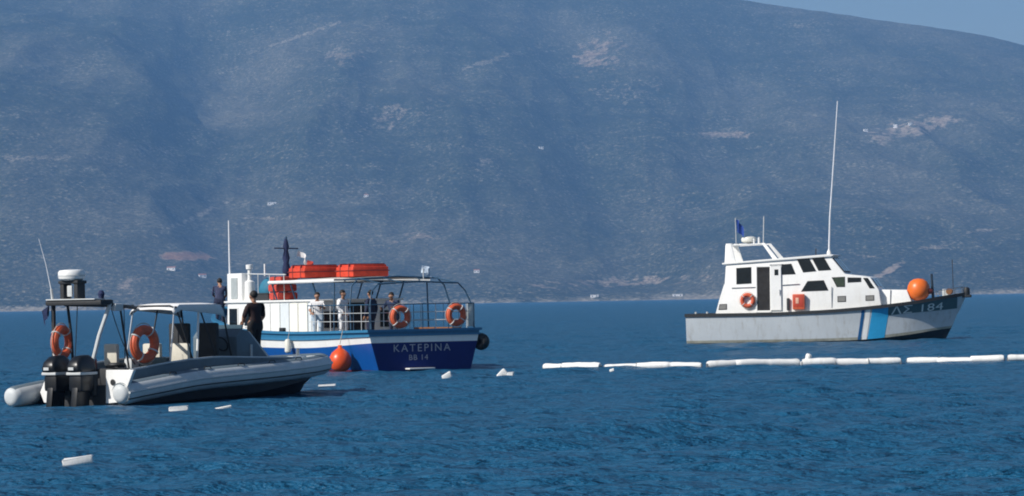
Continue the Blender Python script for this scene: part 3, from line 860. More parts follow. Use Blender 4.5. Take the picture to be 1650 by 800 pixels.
# ------------------------------------------------------------------ people
SKIN = mat('tanned_skin', (0.36, 0.19, 0.12), 0.6, vary=0.08)
HAIR = mat('dark_hair', (0.012, 0.010, 0.009), 0.7, vary=0.3)
def cloth(name, c): return mat(name, c, 0.85, vary=0.14, scale=9, bump=0.25, bscale=25)
SHOE = mat('dark_shoes', (0.02, 0.02, 0.022), 0.6)
def person(label, loc, rz, H, shirt, trousers, pose, sleeves='short', group=None):
    """one continuous body grown over a posed skeleton; hair is a child"""
    V = []; E = []; RAD = []; TAG = []
    def v(p, r, parent=None, t='shirt'):
        V.append(Vector(p) * 1.0); RAD.append(r)
        k = len(V) - 1
        if parent is not None: E.append((parent, k)); TAG.append(t)
        return k
    h = H
    lean = pose.get('lean', 0.0); sit = pose.get('sit', 0.0)
    def up(z, x=0.0, y=0.0):    # a point of the upper body, leaning forward about the hips
        d = z - 0.53
        return (h * (x + d * math.sin(lean)), h * y, h * (0.53 + d * math.cos(lean)))
    pelvis = v(up(0.53), 0.088 * h)
    waist = v(up(0.61), 0.078 * h, pelvis)
    chest = v(up(0.71), 0.090 * h, waist)
    upper = v(up(0.785), 0.075 * h, chest)
    neck0 = v(up(0.835, 0.0), 0.036 * h, upper, 'skin')
    tn = pose.get('nod', 0.0)
    neck1 = v(up(0.868, 0.012 + tn * 0.3), 0.034 * h, neck0, 'skin')
    jaw = v(up(0.895, 0.022 + tn * 0.6), 0.044 * h, neck1, 'skin')
    skull = v(up(0.935, 0.018 + tn), 0.056 * h, jaw, 'skin')
    crown = v(up(0.965, 0.012 + tn), 0.042 * h, skull, 'skin')
    v(up(0.925, 0.075 + tn), 0.009 * h, skull, 'skin')                         # nose
    for s in (1, -1):
        v(up(0.925, 0.015 + tn, s * 0.062), 0.008 * h, skull, 'skin')         # ears
        sh = v(up(0.795, 0.0, s * 0.112), 0.048 * h, upper, 'shirt')
        e_, w_ = pose['arm_l'] if s > 0 else pose['arm_r']
        el = v((h * e_[0] + h * 0.25 * math.sin(lean), s * h * e_[1], h * e_[2]), 0.036 * h, sh, 'shirt')
        wr = v((h * w_[0] + h * 0.2 * math.sin(lean), s * h * w_[1], h * w_[2]), 0.025 * h, el, 'shirt' if sleeves == 'long' else 'skin')
        d = (V[wr] - V[el]).normalized()
        side = d.cross(Vector((1, 0, 0))); side = side.normalized() if side.length > 0.2 else Vector((0, 1, 0))
        palm = v(V[wr] + d * 0.045 * h, 0.020 * h, wr, 'skin')
        for q, ln in zip((-1.5, -0.5, 0.5, 1.5), (0.036, 0.044, 0.046, 0.040)):
            f1 = v(V[palm] + d * ln * 0.55 * h + side * q * 0.0105 * h, 0.0055 * h, palm, 'skin')
            v(V[f1] + d * ln * 0.5 * h + Vector((0.012 * h, 0, 0)), 0.0048 * h, f1, 'skin')
        th = v(V[wr] + d * 0.022 * h + side * 0.027 * h, 0.0065 * h, wr, 'skin')
        v(V[th] + d * 0.022 * h + side * 0.012 * h, 0.0055 * h, th, 'skin')
        st = pose.get('step', 0.0) * s
        hip = v((0, s * h * 0.052, h * 0.485), 0.067 * h, pelvis, 'trousers')
        kn = v((h * (0.02 + 0.35 * st), s * h * 0.06, h * 0.275), 0.044 * h, hip, 'trousers')
        an = v((h * (-0.01 + 0.5 * st), s * h * 0.062, h * 0.05), 0.027 * h, kn, 'trousers')
        heel = v((h * (-0.012 + 0.5 * st), s * h * 0.062, h * 0.024), 0.024 * h, an, 'shoe')
        v((h * (0.085 + 0.5 * st), s * h * 0.072, h * 0.018), 0.018 * h, heel, 'shoe')
    me = bpy.data.meshes.new('person')
    me.from_pydata([tuple(p) for p in V], E, [])
    o = bpy.data.objects.new('person', me)
    COL.objects.link(o)
    sk = o.modifiers.new('skin', 'SKIN'); sk.branch_smoothing = 0.3
    for k, d in enumerate(me.skin_vertices[0].data):
        d.radius = (RAD[k], RAD[k] * (1.35 if k in (pelvis, waist, chest, upper) else 1.0)) if False else (RAD[k], RAD[k])
        d.use_root = (k == pelvis)
    ss = o.modifiers.new('sub', 'SUBSURF'); ss.levels = 2; ss.render_levels = 2
    dg = bpy.context.evaluated_depsgraph_get(); dg.update()
    new = bpy.data.meshes.new_from_object(o.evaluated_get(dg), depsgraph=dg)
    new.name = 'person'
    o.modifiers.clear(); o.data = new; bpy.data.meshes.remove(me)
    # broaden the trunk across the shoulders, flatten it front to back
    co = np.array([x.co[:] for x in new.vertices])
    trunk = (co[:, 2] > 0.44 * h) & (co[:, 2] < 0.83 * h) & (np.abs(co[:, 1]) < 0.115 * h)
    co[trunk, 1] *= 1.32; co[trunk, 0] = co[trunk, 0] * 0.98
    new.vertices.foreach_set('co', co.astype(np.float32).ravel())
    kinds = ['shirt', 'trousers', 'skin', 'shoe']
    new.materials.clear()
    for m in (shirt, trousers, SKIN, SHOE): new.materials.append(m)
    A = np.array([V[a][:] for a, b in E]); B = np.array([V[b][:] for a, b in E])
    mi = []
    for p in new.polygons:
        c = np.array(p.center[:])
        ab = B - A
        t = np.clip(((c - A) * ab).sum(1) / np.maximum((ab * ab).sum(1), 1e-9), 0, 1)
        dd = ((c - (A + ab * t[:, None]))**2).sum(1)
        k = TAG[int(np.argmin(dd))]
        if k == 'shirt' and c[2] < 0.50 * h and abs(c[1]) < 0.13 * h: k = 'trousers'
        mi.append(kinds.index(k))
    new.polygons.foreach_set('material_index', np.array(mi, dtype=np.int32))
    new.polygons.foreach_set('use_smooth', np.ones(len(new.polygons), dtype=bool))
    new.update()
    o.location = loc; o.rotation_euler = (0, 0, rz)
    c = V[skull]
    mb = MB()
    prof_ = [(0.0, 0.072), (0.030, 0.066), (0.052, 0.043), (0.059, 0.014), (0.057, -0.004), (0.046, -0.010)]
    mb.lathe([(r * h, z * h) for r, z in prof_[::-1]], c + Vector((-0.010 * h, 0, 0.004 * h)), 14, rot=Matrix.Rotation(R(-38) + lean, 3, 'Y'))
    mb.build('hair', HAIR, o, smooth=80)
    tag(o, label, 'person', group)
    return o
STAND = {'arm_l': ((-0.02, 0.15, 0.63), (0.03, 0.16, 0.48)), 'arm_r': ((-0.02, 0.15, 0.63), (0.03, 0.16, 0.48))}

# ------------------------------------------------------------------ blue excursion boat (stern towards the camera, port side in the sun)
K_H = R(123)
K_O = Vector((-3.12, 109.0, 0.0))
M_K = Matrix.Translation(K_O) @ Matrix.Rotation(K_H, 4, 'Z')
def kw(p): return M_K @ Vector(p)
kaiki = empty('excursion_boat', K_O, K_H)
tag(kaiki, 'blue hulled wooden excursion boat with white cabin, awning and dark blue lettered stern', 'boat')
khull = Hull([
    (13.4, [(0, 0.0, -0.7), (9, 0.0, -0.75), (12, 0.0, -0.6), (13.4, 0.0, -0.3)]),
    (13.9, [(0, 1.60, -0.28), (6, 1.75, -0.3), (10, 1.35, -0.28), (13.9, 0.0, -0.1)]),
    (14.1, [(0, 1.90, 0.07), (5, 2.02, 0.07), (9, 1.85, 0.08), (12, 1.0, 0.10), (14.1, 0.0, 0.14)]),
    (14.5, [(0, 2.06, 0.62), (5, 2.18, 0.46), (9, 2.08, 0.48), (12, 1.60, 0.75), (14.5, 0.0, 1.10)]),
    (14.7, [(0, 2.18, 1.02), (5, 2.26, 0.84), (9, 2.18, 0.88), (12, 1.80, 1.22), (14.7, 0.0, 1.66)]),
    (14.9, [(0, 2.24, 1.28), (5, 2.32, 1.16), (9, 2.24, 1.22), (12, 1.92, 1.56), (14.9, 0.0, 2.06)]),
    (15.1, [(0, 2.29, 1.41), (5, 2.36, 1.36), (9, 2.29, 1.45), (12, 2.00, 1.80), (15.1, 0.0, 2.32)]),
])
kb = khull.build('hull', [M_blue, M_redboot, M_white, M_capblue, M_navy], [1, 1, 0, 0, 2, 3], kaiki, transom_mat=[4, 4, 4, 4, 2, 3])
khull.strake('cap_rail', M_capblue, kaiki, 6, 0.20, 0.09, dz=0.03, out=0.06)
khull.strake('rubbing_strake', M_capblue, kaiki, 5, 0.08, 0.07, dz=0.0, out=0.045)
K_DECK = 1.17
khull.deck('deck', mat('worn_teak_deck', (0.28, 0.22, 0.16), 0.8, vary=0.2), kaiki, zfun=lambda x: K_DECK - 0.09 + 0.0 * x if x < 11.6 else K_DECK - 0.09 + min((x - 11.6) * 3.0, 0.66), inset=0.04)
# lettering across the stern
def tr(u0, z0):
    return lambda u, v: Vector((-0.014, u0 - u, z0 + v))
lettering('KATEPINA', 0.37, tr(1.28, 0.70), mat('dull_white_lettering', (0.42, 0.42, 0.46), 0.6, vary=0.2), kaiki, stretch=1.12, space=1.30)
lettering('BB 14', 0.27, tr(0.66, 0.40), MATS['dull_white_lettering'], kaiki, stretch=1.1, space=1.15)
MB().box((-0.16, 0.30, 0.10), (0.30, 1.05, 0.05), bevel=0.015).build('swim_plank', M_white, kaiki)
# white cabin: core box with framed side boards
cw = 1.74
KC0, KC1 = 4.5, 11.55
cabk = MB()
cabk.prism([(KC0, 1.02), (KC1, 1.02), (KC1 - 0.1, 2.52), (KC0, 2.52)], lambda x, z: Vector((x, -cw, z)), lambda x, z: Vector((x, cw, z)))
cabin = cabk.build('cabin', M_white, kaiki, smooth=0, bevel=0.02)
MB().box(((KC0 + KC1) / 2 - 0.02, 0, 2.55), (KC1 - KC0 + 0.16, 2 * cw + 0.16, 0.07), bevel=0.02).build('cabin_top', M_white, kaiki)
x = KC0 + 0.05
widths = [0.34, 0.30, 0.72, 0.66, 0.70, 0.74, 0.62, 0.58]
M_panels = [M_white, mat('off_white_canvas', (0.80, 0.81, 0.78), 0.7, vary=0.06), mat('pale_blue_grey_canvas', (0.66, 0.71, 0.73), 0.7, vary=0.08), mat('cream_canvas', (0.82, 0.81, 0.74), 0.7, vary=0.06)]
for side in (1, -1):
    x = KC0 + 0.05
    for k, w in enumerate(widths):
        MB().box((x + w / 2, side * (cw + 0.02), 1.80), (w - 0.07, 0.05, 1.32), bevel=0.012).build('side_panel', M_panels[(0, 2, 3, 3, 2, 1, 0, 1)[k]], cabin, smooth=0)
        x += w
    for k, (a, b_, c_, d_) in enumerate([(9.35, 10.05, 1.65, 2.25), (10.62, 11.25, 1.60, 2.30)]):
        fr = MB().box(((a + b_) / 2, side * (cw + 0.012), (c_ + d_) / 2), (b_ - a + 0.1, 0.05, d_ - c_ + 0.1), bevel=0.01).build('window', M_white, cabin, smooth=0)
        MB().box(((a + b_) / 2, side * (cw + 0.03), (c_ + d_) / 2), (b_ - a, 0.03, d_ - c_)).build('pane', M_glass, fr, smooth=0)
# aft face of cabin: companionway
cd = MB().box((KC0 - 0.02, 0.2, 1.75), (0.05, 0.75, 1.4)).build('dark_companionway_fill', M_unlitinside, cabin, smooth=0)
for yy in (-1.2, 1.15):
    MB().box((KC0 - 0.02, yy, 1.85), (0.05, 0.7, 0.6), bevel=0.01).build('window', M_glass, cabin, smooth=0)
# tall screen and exhaust pipe forward, handrail along the cabin top
scr = MB().box((11.0, 1.50, 3.10), (1.16, 0.36, 1.06), bevel=0.03).build('wheelhouse_screen', M_white, kaiki)
MB().box((10.98, 1.69, 3.06), (0.5, 0.03, 0.8), bevel=0.01).build('pane', mat('milky_grey_plastic', (0.40, 0.44, 0.44), 0.3, vary=0.15), scr, smooth=0)
ex = MB().lathe([(0, 0), (0.20, 0), (0.19, 0.72), (0.08, 0.78), (0.07, 1.18), (0.13, 1.20), (0.14, 1.36), (0, 1.38)], (10.2, 1.45, 2.58), 16).build('exhaust_stack', M_white, kaiki)
hr = MB().tube([(10.3, 1.5, 3.60), (7.2, 1.55, 3.52)], 0.025, 6).build('handrail', M_grey, kaiki)
for xx in (9.4, 8.5, 7.4):
    MB().tube([(xx, 1.52, 2.58), (xx, 1.52, 3.56)], 0.02, 6).build('stanchion', M_grey, hr)
MB().tube([(8.9, 1.5, 3.5), (8.9, 1.5, 3.95)], 0.04, 6).build('lamp', M_white, kaiki)
MB().tube([(11.5, 1.6, 3.6), (11.52, 1.6, 5.65)], [0.045, 0.03], 6).build('whip_antenna', MATS['white_fibreglass_rod'], kaiki)
# awning roof
aw = MB()
P = []
for xx in np.linspace(2.9, 7.7, 8):
    P.append([Vector((xx, yy, 3.36 - 0.05 * (yy / 1.9)**2 * 2.0 - 0.02 * math.sin(xx * 2))) for yy in np.linspace(-1.95, 1.95, 12)])
aw.grid(P)
awn = aw.build('awning', mat('sun_bleached_canvas', (0.62, 0.60, 0.55), 0.85, vary=0.1), kaiki, smooth=60)
so = awn.modifiers.new('thickness', 'SOLIDIFY'); so.thickness = 0.03
MB().tube([(2.88, -1.97, 3.24), (2.88, 1.97, 3.24), (7.72, 1.97, 3.24), (7.72, -1.97, 3.24)], 0.06, 8, closed=True).build('awning_rim', M_white, awn)
for xx in (4.5, 6.1):
    MB().tube([(xx, -1.95, 3.22), (xx, 0, 3.29), (xx, 1.95, 3.22)], 0.03, 6).build('awning_beam', M_frameblue, awn)
for (xx, sy) in ((2.95, 1), (2.95, -1), (4.55, 1), (4.55, -1), (6.2, 1), (6.2, -1), (7.6, 1), (7.6, -1)):
    zb = 1.15 if xx < 4.5 else 2.56
    MB().tube([(xx, sy * 1.93, 3.22), (xx, sy * (1.98 if zb < 2 else 1.70), zb)], 0.032, 6).build('awning_post', M_frameblue, awn)
# open tube frame over the stern
for (xx, zt) in ((1.75, 3.30), (0.35, 3.10)):
    pts = [(xx - 0.25, 2.12, 1.5), (xx - 0.12, 2.06, 2.4), (xx, 1.92, zt - 0.28), (xx + 0.02, 1.65, zt - 0.02), (xx + 0.02, 0, zt + 0.05), (xx + 0.02, -1.65, zt - 0.02), (xx, -1.92, zt - 0.28), (xx - 0.12, -2.06, 2.4), (xx - 0.25, -2.12, 1.5)]
    MB().tube(pts, 0.028, 8).build('frame_hoop', M_frameblue, kaiki)
for yy in (-1.5, 0.6, 1.6):
    MB().tube([(2.9, yy, 3.28), (1.75, yy, 3.30), (0.36, yy, 3.11)], 0.020, 6).build('frame_bar', M_frameblue, kaiki)
MB().tube([(1.0, -0.6, 3.24), (1.02, -0.6, 3.62)], 0.018, 5).build('flag_staff', M_grey, kaiki)
hung_flag('flag', [mat('pale_blue_white_flag', (0.50, 0.60, 0.72), 0.8, vary=0.35, scale=14)], kaiki, (1.02, -0.60, 3.72), 0.34, 0.26, 0.5, axis=(-0.4, -0.9))
# stern and side railings with netting
def rail(points, zt=2.36, n_up=None):
    top = MB().tube([(p[0], p[1], zt) for p in points], 0.022, 6).build('rail', M_frameblue, kaiki)
    for zz in (1.78, 2.07):
        MB().tube([(p[0], p[1], zz) for p in points], 0.012, 5).build('rail_wire', M_grey, top)
    for a, b_ in zip(points, points[1:]):
        L_ = math.dist(a, b_); k = max(1, round(L_ / 0.55))
        for i in range(k + 1):
            t = i / k
            MB().tube([(a[0] + (b_[0] - a[0]) * t, a[1] + (b_[1] - a[1]) * t, 1.45), (a[0] + (b_[0] - a[0]) * t, a[1] + (b_[1] - a[1]) * t, zt)], 0.014, 5).build('stanchion', M_frameblue if i % 2 == 0 else M_grey, top)
rail([(0.12, 2.12), (0.10, -2.12)])
rail([(0.14, 2.16), (4.4, 2.22)])
rail([(0.14, -2.16), (4.4, -2.22)])
pn = MB()
pn.box((0.13, -2.02, 1.95), (0.05, 0.28, 0.84), bevel=0.01)
pn.build('gate_board', mat('weathered_white_board', (0.55, 0.58, 0.55), 0.7, vary=0.15), kaiki)
# benches on the aft deck
for yy in (-1.7,):
    bn = MB().box((1.9, yy, 1.48), (2.6, 0.4, 0.07), bevel=0.02).build('bench', M_wood, kaiki)
    for xx in (0.8, 1.9, 3.0):
        MB().box((xx, yy, 1.26), (0.07, 0.34, 0.38)).build('leg', M_wood, bn, smooth=0)
MB().box((6.1, 2.33, 1.50), (0.30, 0.14, 0.16), bevel=0.03).build('cleat', M_black, kaiki)
# signal mast with furled navy cloth and a spreader
mst = MB().tube([(8.25, 0.95, 2.55), (8.22, 0.95, 4.95)], [0.06, 0.035], 8).build('signal_mast', M_frameblue, kaiki)
MB().tube([(8.22, 1.45, 4.52), (8.22, 0.45, 4.50)], 0.025, 6).build('spreader', M_navycloth, mst)
MB().lathe([(0.05, 0), (0.13, 0.12), (0.16, 0.35), (0.10, 0.55), (0.14, 0.75), (0.08, 1.0), (0.12, 1.16), (0.07, 1.36), (0.03, 1.5)], (8.24, 0.95, 3.42), 10).build('furled_flag', M_navycloth, mst)
MB().lathe([(0, 0), (0.09, 0), (0.09, 0.2), (0, 0.22)], (8.24, 0.95, 3.02), 10).build('mast_light', mat('blue_plastic', (0.02, 0.09, 0.2), 0.4), mst)
hung_flag('flag', [M_whitecloth], mst, (8.18, 0.45, 4.42), 0.50, 0.22, 0.9, axis=(-0.5, -0.85))
hung_flag('flag_fly', [M_red], mst, (7.98, 0.14, 4.06), 0.26, 0.22, 0.9, axis=(-0.5, -0.85))
# stowed things on the cabin top
bag = None
for k, (z0, dx, dy, w) in enumerate(((2.60, 0, 0, 0.80), (2.90, 0.03, 0.02, 0.78), (3.18, -0.04, 0.0, 0.72))):
    o = MB().box((0, 0, 0.14), (w, 0.80, 0.27), bevel=0.07).build('life_jacket_bale', M_red, None)
    MB().box((0, 0, 0.14), (0.07, 0.82, 0.285), bevel=0.01).build('strap', M_dkgrey, o)
    o.location = kw((7.95 + dx, 1.25 + dy, z0)); o.rotation_euler = (0, 0, K_H + 0.06 * k)
    tag(o, ['faded red life jacket bale at the bottom of the cabin top stack', 'faded red bale in the middle of the cabin top stack', 'topmost faded red bale of the stack on the blue boat cabin'][k], 'bale', 'red bales stacked on the cabin top')
tp = MB()
tp.lathe([(0, 0), (0.36, 0.02), (0.40, 0.16), (0.33, 0.36), (0.22, 0.5), (0.08, 0.6), (0, 0.62)], (0, 0, 0.0), 14)
tpo = tp.build('tarp_bundle', M_tarp, None); tpo.location = kw((9.15, 1.2, 2.84)); tpo.scale = (1.25, 0.9, 1.0); tpo.rotation_euler = (0, 0, K_H)
tag(tpo, 'teal blue tarp bundle on the blue boat cabin top', 'bundle')
crt = MB().box((0, 0, 0.125), (1.1, 0.7, 0.24), bevel=0.03).build('crate', M_dkgrey, None)
MB().box((0, 0, 0.255), (1.14, 0.74, 0.04), bevel=0.01).build('lid', M_dkgrey, crt)
crt.location = kw((9.15, 1.2, 2.59)); crt.rotation_euler = (0, 0, K_H)
tag(crt, 'low black crate under the blue tarp on the cabin top', 'crate')
# two life floats on the awning
def life_float(label, c, lx, ly, hz):
    o = empty('life_float', kw(c), K_H)
    MB().box((0, 0, hz * 0.42), (lx, ly, hz * 0.82), bevel=0.05).build('buoyancy_block', M_raft, o)
    MB().box((0, 0, hz * 0.5), (lx - 0.12, ly - 0.12, hz * 0.96), bevel=0.02).build('platform', M_raft, o)
    MB().tube([(lx / 2 + 0.02, ly / 2 + 0.02, hz * 0.5), (-lx / 2 - 0.02, ly / 2 + 0.02, hz * 0.5), (-lx / 2 - 0.02, -ly / 2 - 0.02, hz * 0.5), (lx / 2 + 0.02, -ly / 2 - 0.02, hz * 0.5)], 0.022, 6, closed=True).build('grab_line', mat('dark_red_webbing', (0.16, 0.02, 0.02), 0.8), o)
    for sx in (-0.25, 0.25):
        MB().box((sx * lx, 0, hz * 0.52), (0.05, ly + 0.02, hz + 0.05), bevel=0.01).build('lashing', mat('dark_red_webbing', (0.16, 0.02, 0.02), 0.8), o)
    tag(o, label, 'life float', 'orange red life floats on the awning')
life_float('orange red life float on the awning, the one nearer the mast', (6.38, 0.80, 3.38), 1.20, 1.50, 0.45)
life_float('orange red life float on the awning, the one nearer the stern', (4.75, -0.28, 3.38), 1.25, 1.50, 0.45)
# fenders, tyre, lifebuoys
fd = empty('fender', kw((1.45, 2.60, 0.0)), K_H)
MB().lathe([(0, 0.02), (0.20, 0.05), (0.34, 0.17), (0.395, 0.36), (0.38, 0.54), (0.29, 0.70), (0.16, 0.81), (0.075, 0.87), (0.07, 0.96), (0, 0.97)], (0, 0, 0), 24).build('bladder', M_redor, fd, smooth=80)
MB().tube([(0, 0, 1.0), (0, -0.12, 1.5)], 0.015, 5).build('lanyard', M_rope, fd)
tag(fd, 'orange pear shaped fender hanging on the blue boat hull side', 'fender')
fd2 = empty('fender', kw((5.45, 2.47, 0.66)), K_H)
MB().lathe([(0, 0), (0.08, 0.01), (0.12, 0.06), (0.12, 0.44), (0.08, 0.50), (0, 0.52)], (0, 0, 0), 16).build('bladder', mat('off_white_vinyl', (0.68, 0.67, 0.60), 0.5, vary=0.08), fd2)
MB().tube([(0, 0, 0.5), (0, -0.08, 0.85)], 0.012, 5).build('lanyard', M_rope, fd2)
tag(fd2, 'small white fender hanging below the blue boat cap rail near the cabin', 'fender')
ty = empty('tyre', kw((0.12, -2.42, 0.98)), K_H)
ty.rotation_euler = (R(90), 0, K_H + R(28))
MB().torus((0, 0, 0), 0.165, 0.145, n=24, m=10, squash=1.3).build('tread', M_black, ty)
MB().torus((0, 0, 0), 0.07, 0.04, n=20, m=6).build('bead', M_dkgrey, ty)
tag(ty, 'black tyre hung as a fender at the far stern corner of the blue boat', 'tyre')
lifebuoy('orange lifebuoy on the stern rail nearest the man in navy', kw((-0.02, 1.00, 1.92)), (R(90), 0, K_H + R(90)), Rr=0.30, r=0.11)
lifebuoy('orange lifebuoy on the stern rail nearest the tyre', kw((-0.02, -1.30, 1.95)), (R(90), R(8), K_H + R(90)), Rr=0.30, r=0.11)
# people on board
W1 = cloth('white_cotton', (0.86, 0.86, 0.87)); NV = cloth('navy_cotton', (0.012, 0.018, 0.05)); LB = cloth('pale_blue_cotton', (0.42, 0.52, 0.62)); DB = cloth('dark_blue_work_shirt', (0.02, 0.035, 0.085))
person('person in white shirt and pale blue trousers standing beside the cabin', kw((4.22, 1.92, K_DECK - 0.07)), K_H + R(150), 1.74, W1, LB,
       {'arm_l': ((0.06, 0.15, 0.66), (0.17, 0.06, 0.70)), 'arm_r': ((0.04, 0.16, 0.64), (0.15, 0.10, 0.58)), 'lean': 0.08, 'step': 0.12})
person('person all in white standing under the awning edge', kw((2.85, 1.66, K_DECK - 0.07)), K_H + R(205), 1.80, W1, W1,
       {'arm_l': ((-0.03, 0.16, 0.63), (0.05, 0.17, 0.49)), 'arm_r': ((0.0, 0.16, 0.64), (0.10, 0.10, 0.56)), 'step': 0.05}, sleeves='long')
person('person in navy standing just behind the person in white', kw((2.25, 0.85, K_DECK - 0.07)), K_H + R(20), 1.78, NV, NV, STAND, sleeves='long')
person('person in navy top leaning on the stern rail behind a lifebuoy', kw((1.25, 0.50, K_DECK - 0.07)), K_H + R(120), 1.70, DB, NV,
       {'arm_l': ((0.10, 0.20, 0.64), (0.22, 0.14, 0.66)), 'arm_r': ((0.10, 0.20, 0.64), (0.22, 0.14, 0.66)), 'lean': 0.22}, sleeves='long')
person('person in dark blue leaning forward on the foredeck behind the white screen', kw((12.55, 1.50, 1.72)), K_H + R(-30), 1.76, cloth('slate_blue_shirt', (0.035, 0.045, 0.10)), NV,
       {'arm_l': ((0.08, 0.15, 0.64), (0.20, 0.08, 0.60)), 'arm_r': ((0.08, 0.15, 0.64), (0.20, 0.08, 0.60)), 'lean': 0.20, 'nod': 0.02})
person('person in dark red top partly hidden under the front of the awning', kw((5.6, 1.0, 2.585)), K_H + R(90), 0.8, cloth('dark_red_cotton', (0.16, 0.02, 0.025)), NV, STAND) if False else None

# ------------------------------------------------------------------ grey rigid inflatable in the foreground (stern to the left, bow away to the right)
R_H = R(58)
R_O = Vector((-10.73, 76.17, 0.0))
M_R = Matrix.Translation(R_O) @ Matrix.Rotation(R_H, 4, 'Z')
def rw(p): return M_R @ Vector(p)
rib = empty('inflatable_boat', R_O, R_H)
tag(rib, 'grey rigid inflatable boat with two black outboards, radar arch and white canopy', 'inflatable boat')
TB = smooth_curve([-1.0, 4.5, 6.2, 7.8, 9.0, 9.8, 10.22], [1.45, 1.45, 1.38, 1.15, 0.78, 0.38, 0.0])
TZ = smooth_curve([-1.0, 1.0, 3.0, 6.0, 8.6, 10.22], [0.23, 0.42, 0.58, 0.67, 0.75, 0.80])
TRr = 0.275
rhull = Hull([
    (9.3, [(0, 0.0, -0.45), (6, 0.0, -0.45), (8.3, 0.0, -0.25), (9.3, 0.0, 0.05)]),
    (9.55, [(0, 1.05, -0.12), (5, 1.05, -0.08), (7.5, 0.75, 0.08), (9.0, 0.32, 0.24), (9.55, 0.0, 0.30)]),
    (9.72, [(0, 1.38, 0.02), (5, 1.40, 0.14), (7.5, 1.10, 0.32), (9.2, 0.45, 0.44), (9.72, 0.0, 0.52)]),
    (9.85, [(0, 1.42, 0.40), (5, 1.43, 0.55), (7.5, 1.12, 0.70), (9.3, 0.5, 0.70), (9.85, 0.0, 0.74)]),
])
rhull.build('hull', [M_ribhull], [0, 0, 0], rib, transom_mat=0)
# inflatable tubes: one each side, meeting at the bow, tapered at the stern
def tube_path(side):
    pts = []; rad = []
    for x, r in ((-0.62, 0.10), (-0.60, 0.17), (-0.54, 0.232), (-0.40, 0.268)):
        x = x + (0.42 if side < 0 else -0.22)
        pts.append(Vector((x, side * 1.45, float(TZ(x))))); rad.append(r)
    for x in np.concatenate([np.linspace(-0.1, 8, 22), np.linspace(8.2, 10.21, 16)]):
        pts.append(Vector((x, side * float(TB(x)), float(TZ(x))))); rad.append(TRr)
    return pts, rad
for side in (-1, 1):
    pts, rad = tube_path(side)
    mb = MB(); mb.tube(pts, rad, 20)
    t = mb.build('tube', [M_tube, M_slate], rib, smooth=60)
    for p in t.data.polygons:                  # slate wear patch along the top
        c = p.center
        if p.normal.z > 0.80: p.material_index = 1
    # rubbing strakes on the outside of the tube
    for (dz, off, rr, m) in ((0.03, 0.272, 0.035, M_grey), (-0.13, 0.245, 0.018, M_dkgrey)):
        q = []
        for i, p in enumerate(pts[4:]):
            a = pts[4:][min(i + 1, len(pts) - 5)]; b_ = pts[4:][max(i - 1, 0)]
            tt = (a - b_).normalized(); nn = Vector((tt.y, -tt.x, 0)) * (-side)
            nn = -nn if nn.dot(Vector((0.0, side, 0))) < 0 and abs(nn.y) > 0.2 else nn
            q.append(p + nn.normalized() * off + Vector((0, 0, dz)))
        MB().tube(q, rr, 6).build('rubbing_strake', m, t)
    # handles and grab line
    for xx in (1.8, 3.2, 4.6, 6.0, 7.4):
        z = float(TZ(xx)); y = side * (float(TB(xx)) + 0.12)
        MB().tube([(xx - 0.14, y, z + 0.245), (xx - 0.1, y, z + 0.30), (xx + 0.1, y, z + 0.30), (xx + 0.14, y, z + 0.245)], 0.014, 5).build('handle', M_black, t)
    # slate coaming inside the tube
    P = []
    for xx in np.linspace(0.55, 8.2, 24):
        y = side * (float(TB(xx)) - 0.17); z = float(TZ(xx))
        hh = 0.48 - 0.24 * max(0, (xx - 4.0) / 4.2)
        P.append([Vector((xx, y, z)), Vector((xx, y - side * 0.02, z + hh)), Vector((xx, y - side * 0.12, z + hh)), Vector((xx, y - side * 0.12, z))])
    MB().grid(P).build('coaming', M_slate, rib, smooth=20)
    MB().tube([p[1] + Vector((0, -side * 0.05, 0.02)) for p in P], 0.028, 6).build('coaming_rail', M_tube, rib)
rhull.deck('deck', M_dkgrey, rib, row=3, drop=0.12, inset=0.03)
# transom wings
def wing(poly, name='transom_wing'):
    return MB().prism(poly, lambda y, z: Vector((-0.10, y, z)), lambda y, z: Vector((0.0, y, z))).build(name, M_white, rib, smooth=0, bevel=0.012)
w1 = wing([(-0.98, 0.08), (-1.50, 0.12), (-1.62, 0.42), (-1.86, 0.90), (-1.0, 0.90)])
MB().lathe([(0.0, 0), (0.07, 0), (0.075, 0.02), (0, 0.025)], (-0.10, -1.22, 0.60), 14, rot=Matrix.Rotation(R(-90), 3, 'Y')).build('scupper', M_black, w1)
w2 = wing([(0.46, 0.08), (0.98, 0.10), (1.10, 0.36), (0.96, 0.62), (0.62, 0.88), (0.46, 0.88)])
MB().box((-0.05, -0.26, 0.16), (0.10, 1.44, 0.72), bevel=0.01).build('transom', M_dkgrey, rib)
